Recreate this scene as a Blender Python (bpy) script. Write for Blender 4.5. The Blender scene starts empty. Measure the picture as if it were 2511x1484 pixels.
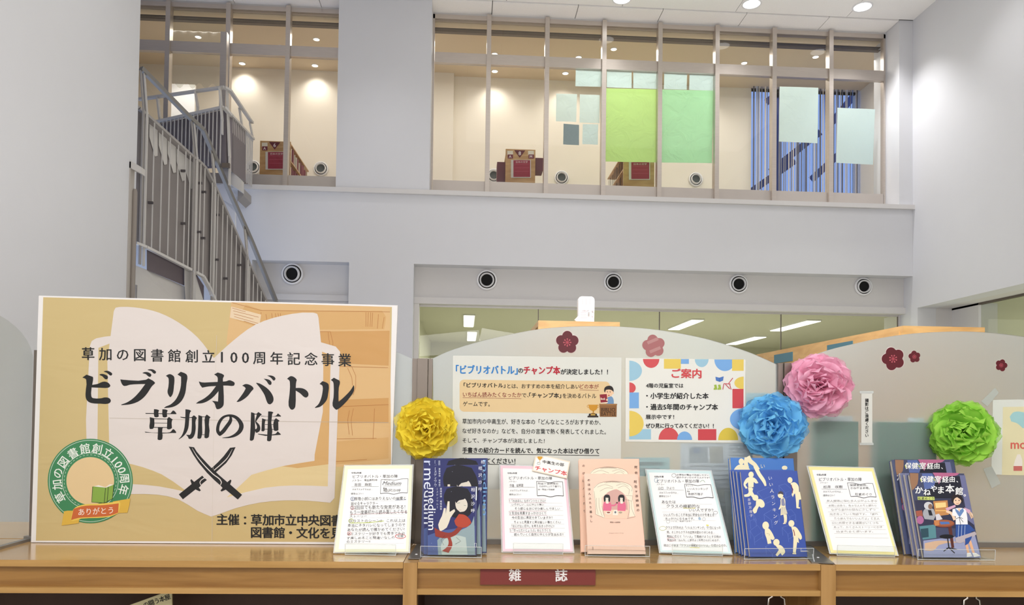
import bpy, math, random
import numpy as np
from mathutils import Matrix, Vector

# ------------------------------------------------------------------ camera, world, lights, exposure
SC = bpy.context.scene
COL = SC.collection
FPX, CXP, CYP = 1850.0, 1255.5, 966.0          # focal length and principal point for a 2511 x 1484 frame
YAW, PITCH, ROLL = math.radians(3.6), math.radians(1.43), math.radians(0.72)
EYE = np.array([0.0, 0.0, 1.5])
_f = np.array([math.sin(YAW)*math.cos(PITCH), math.cos(YAW)*math.cos(PITCH), math.sin(PITCH)])
_r = np.cross(_f, [0, 0, 1.0]); _r /= np.linalg.norm(_r)
_u = np.cross(_r, _f)
_R = math.cos(ROLL)*_r + math.sin(ROLL)*_u
_U = -math.sin(ROLL)*_r + math.cos(ROLL)*_u
CAMB = np.array([_R, _U, _f])
cam_data = bpy.data.cameras.new('camera')
cam = bpy.data.objects.new('camera', cam_data); COL.objects.link(cam)
cam_data.sensor_fit = 'HORIZONTAL'; cam_data.sensor_width = 36.0
cam_data.lens = 36.0*FPX/2511.0
cam_data.shift_y = (CYP-742.0)/2511.0
cam_data.clip_start = 0.05; cam_data.clip_end = 200
mw = Matrix.Identity(4)
for i in range(3):
    mw[i][0], mw[i][1], mw[i][2], mw[i][3] = _R[i], _U[i], -_f[i], EYE[i]
cam.matrix_world = mw
SC.camera = cam
SC.view_settings.view_transform = 'Standard'
SC.view_settings.look = 'None'
SC.view_settings.exposure = 0.0
SC.view_settings.gamma = 1.0
SC.view_settings.use_curve_mapping = False

world = bpy.data.worlds.new('dusk_sky'); SC.world = world; world.use_nodes = True
_bg = world.node_tree.nodes['Background']
_bg.inputs[0].default_value = (0.30, 0.47, 1.0, 1); _bg.inputs[1].default_value = 0.9

def area(loc, rot, sx, sy, power, col=(1, 1, 1)):
    d = bpy.data.lights.new('area_light', 'AREA'); d.shape = 'RECTANGLE'; d.size = sx; d.size_y = sy
    d.energy = power; d.color = col
    o = bpy.data.objects.new('area_light', d); o.location = loc; o.rotation_euler = rot; COL.objects.link(o)
    return o
def spot(loc, target, power, ang, blend=0.8, col=(1, 1, 1), rad=0.06):
    d = bpy.data.lights.new('spot_lamp', 'SPOT'); d.energy = power; d.spot_size = math.radians(ang)
    d.spot_blend = blend; d.color = col; d.shadow_soft_size = rad
    o = bpy.data.objects.new('spot_lamp', d); o.location = loc
    v = Vector(target)-Vector(loc); o.rotation_euler = v.to_track_quat('-Z', 'Y').to_euler(); COL.objects.link(o)
    return o
# the lamps of the lower ceiling over the bookcase (behind and above the camera), the hall and the rooms behind glass, plus added fills
WARM = (1.0, 0.95, 0.88); NEUT = (1.0, 0.98, 0.975)
area((0.2, -0.3, 3.1), (math.radians(22), 0, 0), 3.6, 0.5, 58, NEUT)
area((-1.5, -1.8, 3.2), (math.radians(25), 0, 0), 2.4, 0.5, 34, NEUT)
area((0.6, -3.4, 2.3), (math.radians(90), 0, 0), 5.0, 1.6, 50, NEUT)  # added frontal fill behind the camera, stands for no fitting
area((0.8, 3.0, 7.5), (math.radians(48), 0, 0), 7.0, 3.0, 30, NEUT)  # added fill tilted towards the back wall and window papers
area((3.2, 8.0, 7.8), (0, 0, 0), 6.5, 3.0, 45, NEUT)
area((1.2, 13.3, 7.85), (0, 0, 0), 13.0, 0.5, 80, WARM)
area((1.2, 12.42, 7.6), (0, 0, 0), 13.0, 0.16, 62, WARM)  # added strip that brightens the fronts of the upstairs bookcases
area((4.4, 16.5, 3.4), (0, 0, 0), 8.0, 7.0, 500, (0.98, 1.0, 0.96))
area((10.9, 7.0, 0.6), (math.radians(180), 0, 0), 3.5, 8.0, 190, (0.98, 1.0, 0.96))  # added near the floor, shines up as bounce in the side room
area((0.5, 6.2, 2.2), (math.radians(180), 0, 0), 5.0, 3.0, 62, NEUT)  # added upward fill for the hall ceiling, no fitting there
area((-5.7, 10.3, 2.2), (0, math.radians(-90), 0), 2.5, 2.4, 48, (0.7, 0.82, 1.0))  # added bluish light on the stair side, imitates daylight
area((1.6, 2.7, 3.4), (math.radians(76), 0, math.radians(-52)), 4.0, 0.6, 125, NEUT)  # added fill aimed at the lower right wall
area((-0.6, 2.7, 3.4), (math.radians(76), 0, math.radians(48)), 3.0, 0.6, 66, NEUT)  # added fill aimed at the lower left wall
area((0.3, 3.4, 2.9), (0, 0, 0), 3.0, 1.2, 38, NEUT)  # added behind the partition to brighten the bookcases and the panels

# ------------------------------------------------------------------ geometry of the view
def rays(P):
    P = np.atleast_2d(np.asarray(P, float))
    d = np.stack([(P[:, 0]-CXP)/FPX, -(P[:, 1]-CYP)/FPX, np.ones(len(P))], 1)
    return d @ CAMB
def on_plane(P, O, n):
    d = rays(P); n = np.asarray(n, float)
    t = ((np.asarray(O, float)-EYE) @ n)/(d @ n)
    return EYE + d*t[:, None]
def at_x(x, y, X): return on_plane([(x, y)], (X, 0, 0), (1, 0, 0))[0]
def at_y(x, y, Y): return on_plane([(x, y)], (0, Y, 0), (0, 1, 0))[0]
def at_z(x, y, Z): return on_plane([(x, y)], (0, 0, Z), (0, 0, 1))[0]
def nrm(v): v = np.asarray(v, float); return v/np.linalg.norm(v)

# ------------------------------------------------------------------ materials
def lin(h):
    if isinstance(h, str):
        h = h.lstrip('#'); c = [int(h[i:i+2], 16)/255 for i in (0, 2, 4)]
    else: c = [v/255 for v in h]
    return tuple(v/12.92 if v <= 0.04045 else ((v+0.055)/1.055)**2.4 for v in c)
_MC = {}
def mat(name, col, rough=0.6, metal=0.0, noise=0.0, nscale=8.0, bump=0.0, bscale=60.0, emit=0.0, spec=0.5,
        stretch=(1, 1, 1), coat=0.0, sub=0.0):
    key = (name,)
    if key in _MC: return _MC[key]
    m = bpy.data.materials.new(name); m.use_nodes = True; nt = m.node_tree; b = nt.nodes['Principled BSDF']
    c = lin(col)
    b.inputs['Base Color'].default_value = (*c, 1); b.inputs['Roughness'].default_value = rough
    b.inputs['Metallic'].default_value = metal; b.inputs['Specular IOR Level'].default_value = spec
    if coat: b.inputs['Coat Weight'].default_value = coat; b.inputs['Coat Roughness'].default_value = 0.12
    if noise or bump:
        tc = nt.nodes.new('ShaderNodeTexCoord'); mp = nt.nodes.new('ShaderNodeMapping')
        mp.inputs['Scale'].default_value = stretch
        nt.links.new(tc.outputs['Object'], mp.inputs[0])
    if noise:
        n = nt.nodes.new('ShaderNodeTexNoise'); n.inputs['Scale'].default_value = nscale; n.inputs['Detail'].default_value = 4
        nt.links.new(mp.outputs[0], n.inputs['Vector'])
        r = nt.nodes.new('ShaderNodeMapRange'); r.inputs[3].default_value = 1-noise; r.inputs[4].default_value = 1+noise
        nt.links.new(n.outputs['Fac'], r.inputs[0])
        x = nt.nodes.new('ShaderNodeMix'); x.data_type = 'RGBA'; x.blend_type = 'MULTIPLY'; x.inputs[0].default_value = 1
        x.inputs[6].default_value = (*c, 1); nt.links.new(r.outputs[0], x.inputs[7]); nt.links.new(x.outputs[2], b.inputs['Base Color'])
    if bump:
        n2 = nt.nodes.new('ShaderNodeTexNoise'); n2.inputs['Scale'].default_value = bscale; n2.inputs['Detail'].default_value = 3
        nt.links.new(mp.outputs[0], n2.inputs['Vector'])
        bp = nt.nodes.new('ShaderNodeBump'); bp.inputs['Strength'].default_value = bump; bp.inputs['Distance'].default_value = 0.002
        nt.links.new(n2.outputs['Fac'], bp.inputs['Height']); nt.links.new(bp.outputs[0], b.inputs['Normal'])
    if emit:
        b.inputs['Emission Color'].default_value = (*c, 1); b.inputs['Emission Strength'].default_value = emit
    _MC[key] = m
    return m
def ink(col, rough=0.5):
    h = col if isinstance(col, str) else '%02x%02x%02x' % tuple(col)
    return mat('ink_'+h.lstrip('#'), h, rough, spec=0.3, noise=0.02, nscale=40)
def glass(name, tint, refl=0.12, rough=0.0, alpha=0.0, acol='ffffff'):
    """thin pane: see-through, weakly mirroring, optionally slightly hazed"""
    if name in _MC: return _MC[name]
    m = bpy.data.materials.new(name); m.use_nodes = True; nt = m.node_tree; nt.nodes.clear()
    out = nt.nodes.new('ShaderNodeOutputMaterial'); tr = nt.nodes.new('ShaderNodeBsdfTransparent'); gl = nt.nodes.new('ShaderNodeBsdfGlossy')
    tr.inputs[0].default_value = (*lin(tint), 1); gl.inputs['Roughness'].default_value = rough
    lw = nt.nodes.new('ShaderNodeFresnel'); lw.inputs[0].default_value = 1.45
    mu = nt.nodes.new('ShaderNodeMath'); mu.operation = 'MULTIPLY'; mu.inputs[1].default_value = refl/0.04
    nt.links.new(lw.outputs[0], mu.inputs[0])
    mu.use_clamp = True
    ge = nt.nodes.new('ShaderNodeNewGeometry'); iv = nt.nodes.new('ShaderNodeMath'); iv.operation = 'SUBTRACT'; iv.inputs[0].default_value = 1.0
    nt.links.new(ge.outputs['Backfacing'], iv.inputs[1]); m3 = nt.nodes.new('ShaderNodeMath'); m3.operation = 'MULTIPLY'
    nt.links.new(mu.outputs[0], m3.inputs[0]); nt.links.new(iv.outputs[0], m3.inputs[1])
    mx = nt.nodes.new('ShaderNodeMixShader'); nt.links.new(m3.outputs[0], mx.inputs[0])
    nt.links.new(tr.outputs[0], mx.inputs[1]); nt.links.new(gl.outputs[0], mx.inputs[2])
    last = mx
    if alpha:
        df = nt.nodes.new('ShaderNodeBsdfDiffuse'); df.inputs[0].default_value = (*lin(acol), 1)
        m2 = nt.nodes.new('ShaderNodeMixShader'); m2.inputs[0].default_value = alpha
        nt.links.new(mx.outputs[0], m2.inputs[1]); nt.links.new(df.outputs[0], m2.inputs[2]); last = m2
    nt.links.new(last.outputs[0], out.inputs[0])
    _MC[name] = m
    return m
def sheet(name, col, trans=0.5, rough=0.6, through=0.0, bump=0.0, bscale=10, noise=0.0, back=None):
    """thin paper / tissue: diffuse + translucent (+ see-through share)"""
    if name in _MC: return _MC[name]
    m = bpy.data.materials.new(name); m.use_nodes = True; nt = m.node_tree; nt.nodes.clear()
    out = nt.nodes.new('ShaderNodeOutputMaterial'); c = (*lin(col), 1)
    df = nt.nodes.new('ShaderNodeBsdfDiffuse'); df.inputs[0].default_value = c
    tl = nt.nodes.new('ShaderNodeBsdfTranslucent'); tl.inputs[0].default_value = c
    mx = nt.nodes.new('ShaderNodeMixShader'); mx.inputs[0].default_value = trans
    nt.links.new(df.outputs[0], mx.inputs[1]); nt.links.new(tl.outputs[0], mx.inputs[2])
    if bump:
        tc = nt.nodes.new('ShaderNodeTexCoord'); n2 = nt.nodes.new('ShaderNodeTexNoise'); n2.inputs['Scale'].default_value = bscale
        n2.inputs['Detail'].default_value = 3; n2.inputs['Distortion'].default_value = 1.0
        nt.links.new(tc.outputs['Object'], n2.inputs['Vector'])
        bp = nt.nodes.new('ShaderNodeBump'); bp.inputs['Strength'].default_value = bump; bp.inputs['Distance'].default_value = 0.03
        nt.links.new(n2.outputs['Fac'], bp.inputs['Height'])
        nt.links.new(bp.outputs[0], df.inputs['Normal']); nt.links.new(bp.outputs[0], tl.inputs['Normal'])
    last = mx
    if through:
        tr = nt.nodes.new('ShaderNodeBsdfTransparent'); m2 = nt.nodes.new('ShaderNodeMixShader'); m2.inputs[0].default_value = through
        nt.links.new(mx.outputs[0], m2.inputs[1]); nt.links.new(tr.outputs[0], m2.inputs[2]); last = m2
    nt.links.new(last.outputs[0], out.inputs[0])
    _MC[name] = m
    return m
def wood(name, c1, c2, stretch=(1.2, 14, 30), scale=1.6, rough=0.38, coat=0.25):
    if name in _MC: return _MC[name]
    m = bpy.data.materials.new(name); m.use_nodes = True; nt = m.node_tree; b = nt.nodes['Principled BSDF']
    tc = nt.nodes.new('ShaderNodeTexCoord'); mp = nt.nodes.new('ShaderNodeMapping'); mp.inputs['Scale'].default_value = stretch
    nt.links.new(tc.outputs['Object'], mp.inputs[0])
    n = nt.nodes.new('ShaderNodeTexNoise'); n.inputs['Scale'].default_value = scale; n.inputs['Detail'].default_value = 6; n.inputs['Distortion'].default_value = 0.6
    nt.links.new(mp.outputs[0], n.inputs['Vector'])
    r = nt.nodes.new('ShaderNodeValToRGB'); r.color_ramp.elements[0].position = 0.35; r.color_ramp.elements[1].position = 0.68
    r.color_ramp.elements[0].color = (*lin(c1), 1); r.color_ramp.elements[1].color = (*lin(c2), 1)
    nt.links.new(n.outputs['Fac'], r.inputs[0]); nt.links.new(r.outputs[0], b.inputs['Base Color'])
    n3 = nt.nodes.new('ShaderNodeTexNoise'); n3.inputs['Scale'].default_value = scale*14; n3.inputs['Detail'].default_value = 2
    nt.links.new(mp.outputs[0], n3.inputs['Vector'])
    bp = nt.nodes.new('ShaderNodeBump'); bp.inputs['Strength'].default_value = 0.08; bp.inputs['Distance'].default_value = 0.001
    nt.links.new(n3.outputs['Fac'], bp.inputs['Height']); nt.links.new(bp.outputs[0], b.inputs['Normal'])
    b.inputs['Roughness'].default_value = rough; b.inputs['Coat Weight'].default_value = coat; b.inputs['Coat Roughness'].default_value = 0.15
    _MC[name] = m
    return m

# ------------------------------------------------------------------ objects
WL = {}
def tag(o, label=None, cat=None, group=None, kind=None):
    if label: o['label'] = label
    if cat: o['category'] = cat
    if group: o['group'] = group
    if kind: o['kind'] = kind
    return o
def thing(name, label, cat, loc, group=None):
    o = bpy.data.objects.new(name, None); COL.objects.link(o); o.location = [float(v) for v in loc]
    o.empty_display_size = 0.05
    WL[o.name] = np.array(loc, float)
    return tag(o, label, cat, group)
def obj(name, V, F, m, parent=None, mi=None, smooth=False, loc=None):
    V = np.asarray(V, float).reshape(-1, 3)
    if parent is not None: L = WL[parent.name]
    elif loc is not None: L = np.array(loc, float)
    else:
        L = np.array([(V[:, 0].min()+V[:, 0].max())/2, (V[:, 1].min()+V[:, 1].max())/2, V[:, 2].min()])
    me = bpy.data.meshes.new(name)
    me.from_pydata([tuple(v) for v in (V-L)], [], [tuple(int(i) for i in f) for f in F])
    for mm in (m if isinstance(m, (list, tuple)) else [m]): me.materials.append(mm)
    if mi is not None: me.polygons.foreach_set('material_index', mi)
    if smooth: me.polygons.foreach_set('use_smooth', [True]*len(me.polygons))
    me.update()
    o = bpy.data.objects.new(name, me); COL.objects.link(o)
    if parent is not None: o.parent = parent
    else: o.location = [float(v) for v in L]
    WL[o.name] = L
    return o
class G:
    """collects solids; build() links them as one mesh object"""
    def __init__(s): s.V = []; s.F = []; s.n = 0
    def add(s, V, F):
        V = np.asarray(V, float).reshape(-1, 3)
        s.V.append(V); s.F += [tuple(i+s.n for i in f) for f in F]; s.n += len(V); return s
    def box(s, a, b):
        a = np.minimum(a, b).astype(float) if True else a; c = np.maximum(a, b)
        x0, y0, z0 = a; x1, y1, z1 = c
        return s.hexa([(x0, y0, z0), (x1, y0, z0), (x1, y1, z0), (x0, y1, z0)], [(x0, y0, z1), (x1, y0, z1), (x1, y1, z1), (x0, y1, z1)])
    def hexa(s, lo, hi):
        return s.add(list(lo)+list(hi), [(3, 2, 1, 0), (4, 5, 6, 7), (0, 1, 5, 4), (1, 2, 6, 5), (2, 3, 7, 6), (3, 0, 4, 7)])
    def prism(s, poly, d):
        P = np.asarray(poly, float); n = len(P); d = np.asarray(d, float)
        return s.add(np.vstack([P, P+d]), [tuple(range(n))[::-1], tuple(range(n, 2*n))]+[(i, (i+1) % n, n+(i+1) % n, n+i) for i in range(n)])
    def bar(s, p, q, w, h, up=(0, 0, 1)):
        p = np.array(p, float); q = np.array(q, float); d = nrm(q-p); a = np.cross(d, up)
        if np.linalg.norm(a) < 1e-6: a = np.cross(d, (0, 1, 0))
        a = nrm(a); b = np.cross(a, d)
        c = [(-w/2*a-h/2*b), (w/2*a-h/2*b), (w/2*a+h/2*b), (-w/2*a+h/2*b)]
        return s.hexa([p+v for v in c], [q+v for v in c])
    def tube(s, path, r, n=10, cap=True):
        P = np.asarray(path, float); k = len(P); V = []
        rr = r if hasattr(r, '__len__') else [r]*k
        prev = None
        for i in range(k):
            d = nrm(P[min(i+1, k-1)]-P[max(i-1, 0)])
            if prev is None:
                a = np.cross(d, (0, 0, 1)) if abs(d[2]) < 0.9 else np.cross(d, (1, 0, 0))
            else: a = prev-d*(prev@d)
            a = nrm(a); prev = a; b = np.cross(d, a)
            V += [P[i]+rr[i]*(math.cos(t)*a+math.sin(t)*b) for t in np.linspace(0, 2*math.pi, n, endpoint=False)]
        F = [(i*n+j, i*n+(j+1) % n, (i+1)*n+(j+1) % n, (i+1)*n+j) for i in range(k-1) for j in range(n)]
        if cap: F += [tuple(range(n))[::-1], tuple(range((k-1)*n, k*n))]
        return s.add(V, F)
    def lathe(s, c, ax, prof, n=32):
        """prof: (radius, distance along ax)"""
        ax = nrm(ax); a = np.cross(ax, (0, 0, 1)) if abs(ax[2]) < 0.9 else np.cross(ax, (1, 0, 0)); a = nrm(a); b = np.cross(ax, a)
        V = []
        for r, h in prof:
            V += [np.array(c)+ax*h+r*(math.cos(t)*a+math.sin(t)*b) for t in np.linspace(0, 2*math.pi, n, endpoint=False)]
        F = [(i*n+j, i*n+(j+1) % n, (i+1)*n+(j+1) % n, (i+1)*n+j) for i in range(len(prof)-1) for j in range(n)]
        if prof[0][0] > 1e-6 and prof[0][0] < 0: pass
        return s.add(V, F)
    def disc(s, c, ax, r, n=32, th=0.0):
        ax = nrm(ax); a = np.cross(ax, (0, 0, 1)) if abs(ax[2]) < 0.9 else np.cross(ax, (1, 0, 0)); a = nrm(a); b = np.cross(ax, a)
        P = [np.array(c)+r*(math.cos(t)*a+math.sin(t)*b) for t in np.linspace(0, 2*math.pi, n, endpoint=False)]
        if th: return s.prism(P, ax*th)
        return s.add(P, [tuple(range(n))])
    def build(s, name, m, parent=None, smooth=False, loc=None):
        o = obj(name, np.vstack(s.V), s.F, m, parent, smooth=smooth, loc=loc)
        if smooth:
            me = o.data
            try: me.set_sharp_from_angle(angle=math.radians(35))
            except Exception: pass
        return o
def structure(o): o['kind'] = 'structure'; return o

# ------------------------------------------------------------------ flat print on a surface
_TC = {}
_dg = None
def text_mesh(s, bold):
    key = (s, round(bold, 4))
    if key in _TC: return _TC[key]
    c = bpy.data.curves.new('t', 'FONT'); c.body = s; c.resolution_u = 2; c.offset = bold
    o = bpy.data.objects.new('t', c); COL.objects.link(o)
    bpy.context.view_layer.update()
    me = o.to_mesh()
    V = np.array([v.co[:] for v in me.vertices], float).reshape(-1, 3)[:, :2]
    F = [tuple(p.vertices) for p in me.polygons]
    o.to_mesh_clear(); bpy.data.objects.remove(o); bpy.data.curves.remove(c)
    _TC[key] = (V, F)
    return V, F
def smooth_poly(P, closed=True, n=4, corner=50):
    P = np.asarray(P, float); k = len(P); out = []
    def sharp(i):
        a = P[i]-P[(i-1) % k]; b = P[(i+1) % k]-P[i]
        c = (a[:2]@b[:2])/(np.linalg.norm(a[:2])*np.linalg.norm(b[:2])+1e-9)
        return math.degrees(math.acos(max(-1, min(1, c)))) > corner
    S = [sharp(i) if (closed or 0 < i < k-1) else True for i in range(k)]
    un = lambda v: v/(np.linalg.norm(v[:2])+1e-9)
    for i in range(k if closed else k-1):
        p1, p2 = P[i], P[(i+1) % k]; L = np.linalg.norm((p2-p1)[:2]); d = p2-p1
        def tan(q):                               # direction through a smooth vertex, scaled to this span
            a, b = P[q % k]-P[(q-1) % k], P[(q+1) % k]-P[q % k]; t = un(a)+un(b)
            return un(t)*L
        m1 = d if S[i] else tan(i); m2 = d if S[(i+1) % k] else tan(i+1)
        for t in np.arange(n)/n:
            out.append((2*t**3-3*t*t+1)*p1+(t**3-2*t*t+t)*m1+(-2*t**3+3*t*t)*p2+(t**3-t*t)*m2)
    if not closed: out.append(P[-1])
    return np.array(out)
class Canvas:
    def __init__(s, O, n, parent, step=0.00012, ox=0, oy=0, sc=1.0):
        s.O = np.array(O, float); s.n = nrm(n); s.parent = parent; s.step = step
        if s.n @ (EYE-s.O) < 0: s.n = -s.n
        s.V = []; s.F = []; s.M = []; s.N = 0; s.mats = []; s.ox, s.oy, s.sc = ox, oy, sc; s.k = 0
    def frame(s, ox, oy, sc): s.ox, s.oy, s.sc = ox, oy, sc; return s
    def _put(s, P, F, col, layer):
        P = np.asarray(P, float)[:, :2]/s.sc+np.array([s.ox, s.oy])
        s.k = (s.k+1) % 40                       # coincident faces would shade one another: every piece a hair higher
        W = on_plane(P, s.O, s.n)+s.n*s.step*(layer+0.02*s.k)
        m = ink(col) if isinstance(col, (str, tuple)) else col
        if m not in s.mats: s.mats.append(m)
        k = s.mats.index(m)
        s.V.append(W); s.F += [tuple(i+s.N for i in f) for f in F]; s.M += [k]*len(F); s.N += len(W)
        return s
    def poly(s, P, col, layer=1, sm=0, corner=50):
        P = [tuple(p) for p in P]
        if sm: P = smooth_poly(P, True, sm, corner)
        return s._put(P, [tuple(range(len(P)))], col, layer)
    def rect(s, x0, y0, x1, y1, col, layer=1): return s.poly([(x0, y0), (x1, y0), (x1, y1), (x0, y1)], col, layer)
    def rrect(s, x0, y0, x1, y1, r, col, layer=1, slope=0.0):
        P = []
        for cx, cy, a in ((x1-r, y0+r, -90), (x1-r, y1-r, 0), (x0+r, y1-r, 90), (x0+r, y0+r, 180)):
            P += [(cx+r*math.cos(math.radians(a+18*i)), cy+r*math.sin(math.radians(a+18*i))) for i in range(6)]
        return s.poly([(x, y+(x-x0)*slope) for x, y in P], col, layer)
    def ell(s, cx, cy, rx, ry, col, layer=1, a0=0, a1=360, n=32, rot=0):
        t = np.radians(np.linspace(a0, a1, n, endpoint=(a1-a0) < 360)); c, q = math.cos(math.radians(rot)), math.sin(math.radians(rot))
        return s.poly([(cx+rx*math.cos(v)*c-ry*math.sin(v)*q, cy+rx*math.cos(v)*q+ry*math.sin(v)*c) for v in t], col, layer)
    def brush(s, P, col, layer=2, w=None, sm=4, closed=False, corner=60):
        P = [tuple(p) if len(p) == 3 else (*p, w) for p in P]
        Q = smooth_poly(P, closed, sm, corner) if sm > 1 else np.array(P, float)
        if closed: Q = np.vstack([Q, Q[:1]])
        D = np.gradient(Q[:, :2], axis=0); D /= np.linalg.norm(D, axis=1)[:, None]+1e-9
        Nn = np.stack([-D[:, 1], D[:, 0]], 1)*Q[:, 2:3]/2
        V = np.vstack([Q[:, :2]+Nn, Q[:, :2]-Nn]); k = len(Q)
        return s._put(V, [(i, i+1, k+i+1, k+i) for i in range(k-1)], col, layer)
    def ring(s, cx, cy, rx, ry, w, col, layer=2, a0=0, a1=360, n=48):
        t = np.radians(np.linspace(a0, a1, n+1))
        return s.brush([(cx+rx*math.cos(v), cy+ry*math.sin(v), w) for v in t], col, layer, sm=1)
    def text(s, tx, x0, y0, x1, y1, col='1a1a1a', layer=6, bold=0.0, slope=0.0, wob=0.0, shear=0.0):
        """glyph outlines fitted to the box x0..x1, y0..y1; slope = drop of the line per unit of x"""
        V, F = text_mesh(tx, 0.0)
        if not len(V): return s
        if bold > 0.006:                      # heavier strokes: the outline struck again a little to each side
            e = bold*(y1-y0)*0.8
            for k, (dx, dy) in enumerate(((-e, 0), (e, 0), (0, -e*0.7), (0, e*0.7))):
                s.text(tx, x0+dx, y0+dy, x1+dx, y1+dy, col, layer-0.08*(k+1), 0.0, slope, wob, shear)
        a, b = V.min(0), V.max(0); q = (V-a)/(b-a+1e-9)
        X = x0+q[:, 0]*(x1-x0); Y = y1-q[:, 1]*(y1-y0)
        if shear: X = X+(q[:, 1]-0.5)*shear
        if wob:
            ph = hash(tx) % 7 if False else sum(map(ord, tx)) % 7
            Y = Y+wob*np.sin((X-x0)/(y1-y0)*1.7+ph)
        Y = Y+(X-x0)*slope
        return s._put(np.stack([X, Y], 1), F, col, layer)
    def glyph(s, ch, cx, cy, size, col='1a1a1a', layer=6, bold=0.0, rot=0.0, sx=1.0):
        V, F = text_mesh(ch, 0.0)
        if not len(V): return s
        if bold > 0.006:
            e = bold*size*0.75
            for k, (dx, dy) in enumerate(((-e, 0), (e, 0), (0, -e*0.6), (0, e*0.6))): s.glyph(ch, cx+dx, cy+dy, size, col, layer-0.08*(k+1), 0.0, rot, sx)
        h = 0.88 if ord(ch[0]) > 255 else 0.72
        c = np.array([(V[:, 0].min()+V[:, 0].max())/2, 0.38 if ord(ch[0]) > 255 else 0.36])
        if ch in '、。': c = np.array([0.2, 0.1])
        Q = (V-c)*size; Q[:, 0] *= sx; Q[:, 1] *= -1
        r = math.radians(rot); co, si = math.cos(r), math.sin(r)
        X = cx+Q[:, 0]*co-Q[:, 1]*si; Y = cy+Q[:, 0]*si+Q[:, 1]*co
        return s._put(np.stack([X, Y], 1), F, col, layer)
    def vtext(s, tx, x0, y0, x1, y1, size, col='1a1a1a', layer=6, bold=0.0, rot=0, sx=1.0):
        k = len(tx)
        for i, ch in enumerate(tx):
            f = i/max(1, k-1)
            if ch != ' ': s.glyph('|' if ch == 'ー' else ch, x0+(x1-x0)*f, y0+(y1-y0)*f, size, col, layer, bold, rot, sx)
        return s
    def build(s, name):
        if not s.V: return None
        o = obj(name, np.vstack(s.V), s.F, s.mats, s.parent, mi=s.M)
        s.V, s.F, s.M, s.N, s.mats = [], [], [], 0, []
        return o
# ================================================================== the hall
YF, YW, YR, YB = 11.6, 12.0, 11.85, 14.5
XR = at_y(2238, 300, YF)[0]
ZC = at_y(2239, 51, YF)[2]
ZL, ZRT, ZRB = 4.90, 3.765, 3.285
XL, YLE = at_y(345, 0, 8.8)[0], 8.8
M_WALL = mat('painted_wall', 'd5d6da', 0.75, noise=0.015, nscale=3, bump=0.15, bscale=90)
M_WALL2 = mat('painted_wall_lower', 'd2d0cf', 0.75, noise=0.015, nscale=3)
M_CEIL = mat('ceiling_board', 'fbf9f7', 0.9, noise=0.05, nscale=60, bump=0.3, bscale=160)
M_STEEL = mat('brushed_steel', 'c9c0b8', 0.34, metal=0.7, noise=0.08, nscale=6, stretch=(1, 1, 12))
M_STEEL_D = mat('dark_steel', '6e655d', 0.45, metal=0.5, noise=0.05)  # darker steel for joints, rails, rings and clips
M_GRAYSTEEL = mat('painted_gray_steel', '9c9895', 0.5, metal=0.1, noise=0.03)
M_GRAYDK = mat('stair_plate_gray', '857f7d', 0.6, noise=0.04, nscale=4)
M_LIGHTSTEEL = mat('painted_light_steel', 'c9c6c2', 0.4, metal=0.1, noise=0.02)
M_FLOOR = mat('floor_sheet', 'd3cec8', 0.5, noise=0.06, nscale=2)
M_ROOMW = mat('cream_wall', 'ece5d8', 0.8, noise=0.02, nscale=3)
M_ROOMC = mat('cream_ceiling', 'd9c8ac', 0.85, noise=0.03, nscale=30)
M_GLASS = glass('window_glass', 'f9f9f8', 0.05)
M_GLASSL = glass('partition_glass', 'f0f1e8', 0.02)
M_LAMP = mat('lit_diffuser', 'ffffff', 0.5, emit=4.0)
M_LAMPW = mat('lit_warm_diffuser', 'fff0d8', 0.5, emit=6.0)
M_BLACK = mat('black_void', '050505', 0.9)
M_OLIVE = mat('lower_room_ceiling', 'cac9b7', 0.85, noise=0.03, nscale=12, stretch=(6, 0.6, 1))
M_WHITE = mat('white_enamel', 'eeeef0', 0.4, noise=0.01)

def S(name, m, *boxes):
    g = G()
    for a, b in boxes: g.box(a, b)
    return structure(g.build(name, m))
S('wall_rear', M_WALL2, ((-6.6, -4.2, 0), (14, -4, ZC)))
S('floor', M_FLOOR, ((-6.5, -4, -0.1), (14, 22.2, 0)))
# ceiling: boards laid crosswise with open joints
ceil = thing('ceiling', None, None, (1, 5, ZC)); ceil['kind'] = 'structure'
G().box((-6.5, -4, ZC+0.02), (XR+0.3, YW+0.3, ZC+0.25)).build('slab', mat('joint_shadow', '8a8682', 0.9), ceil)
_xs = np.arange(-6.4, XR+0.3, 1.82); 
for r, (y0, y1) in enumerate([(7.3, 8.34), (8.36, 9.4), (9.42, 10.5), (10.52, 11.58)]):
    for i, x in enumerate(_xs):
        o = 0.6*(r % 2)
        a, b = max(-6.4, x+o-0.91), min(XR, x+o+0.90)
        if b-a > 0.1: G().box((a, y0, ZC), (b, y1, ZC+0.02)).build('ceiling_panel', M_CEIL, ceil)
G().box((-6.4, -4, ZC), (XR, 7.28, ZC+0.02)).build('ceiling_sheet', M_CEIL, ceil)
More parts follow.
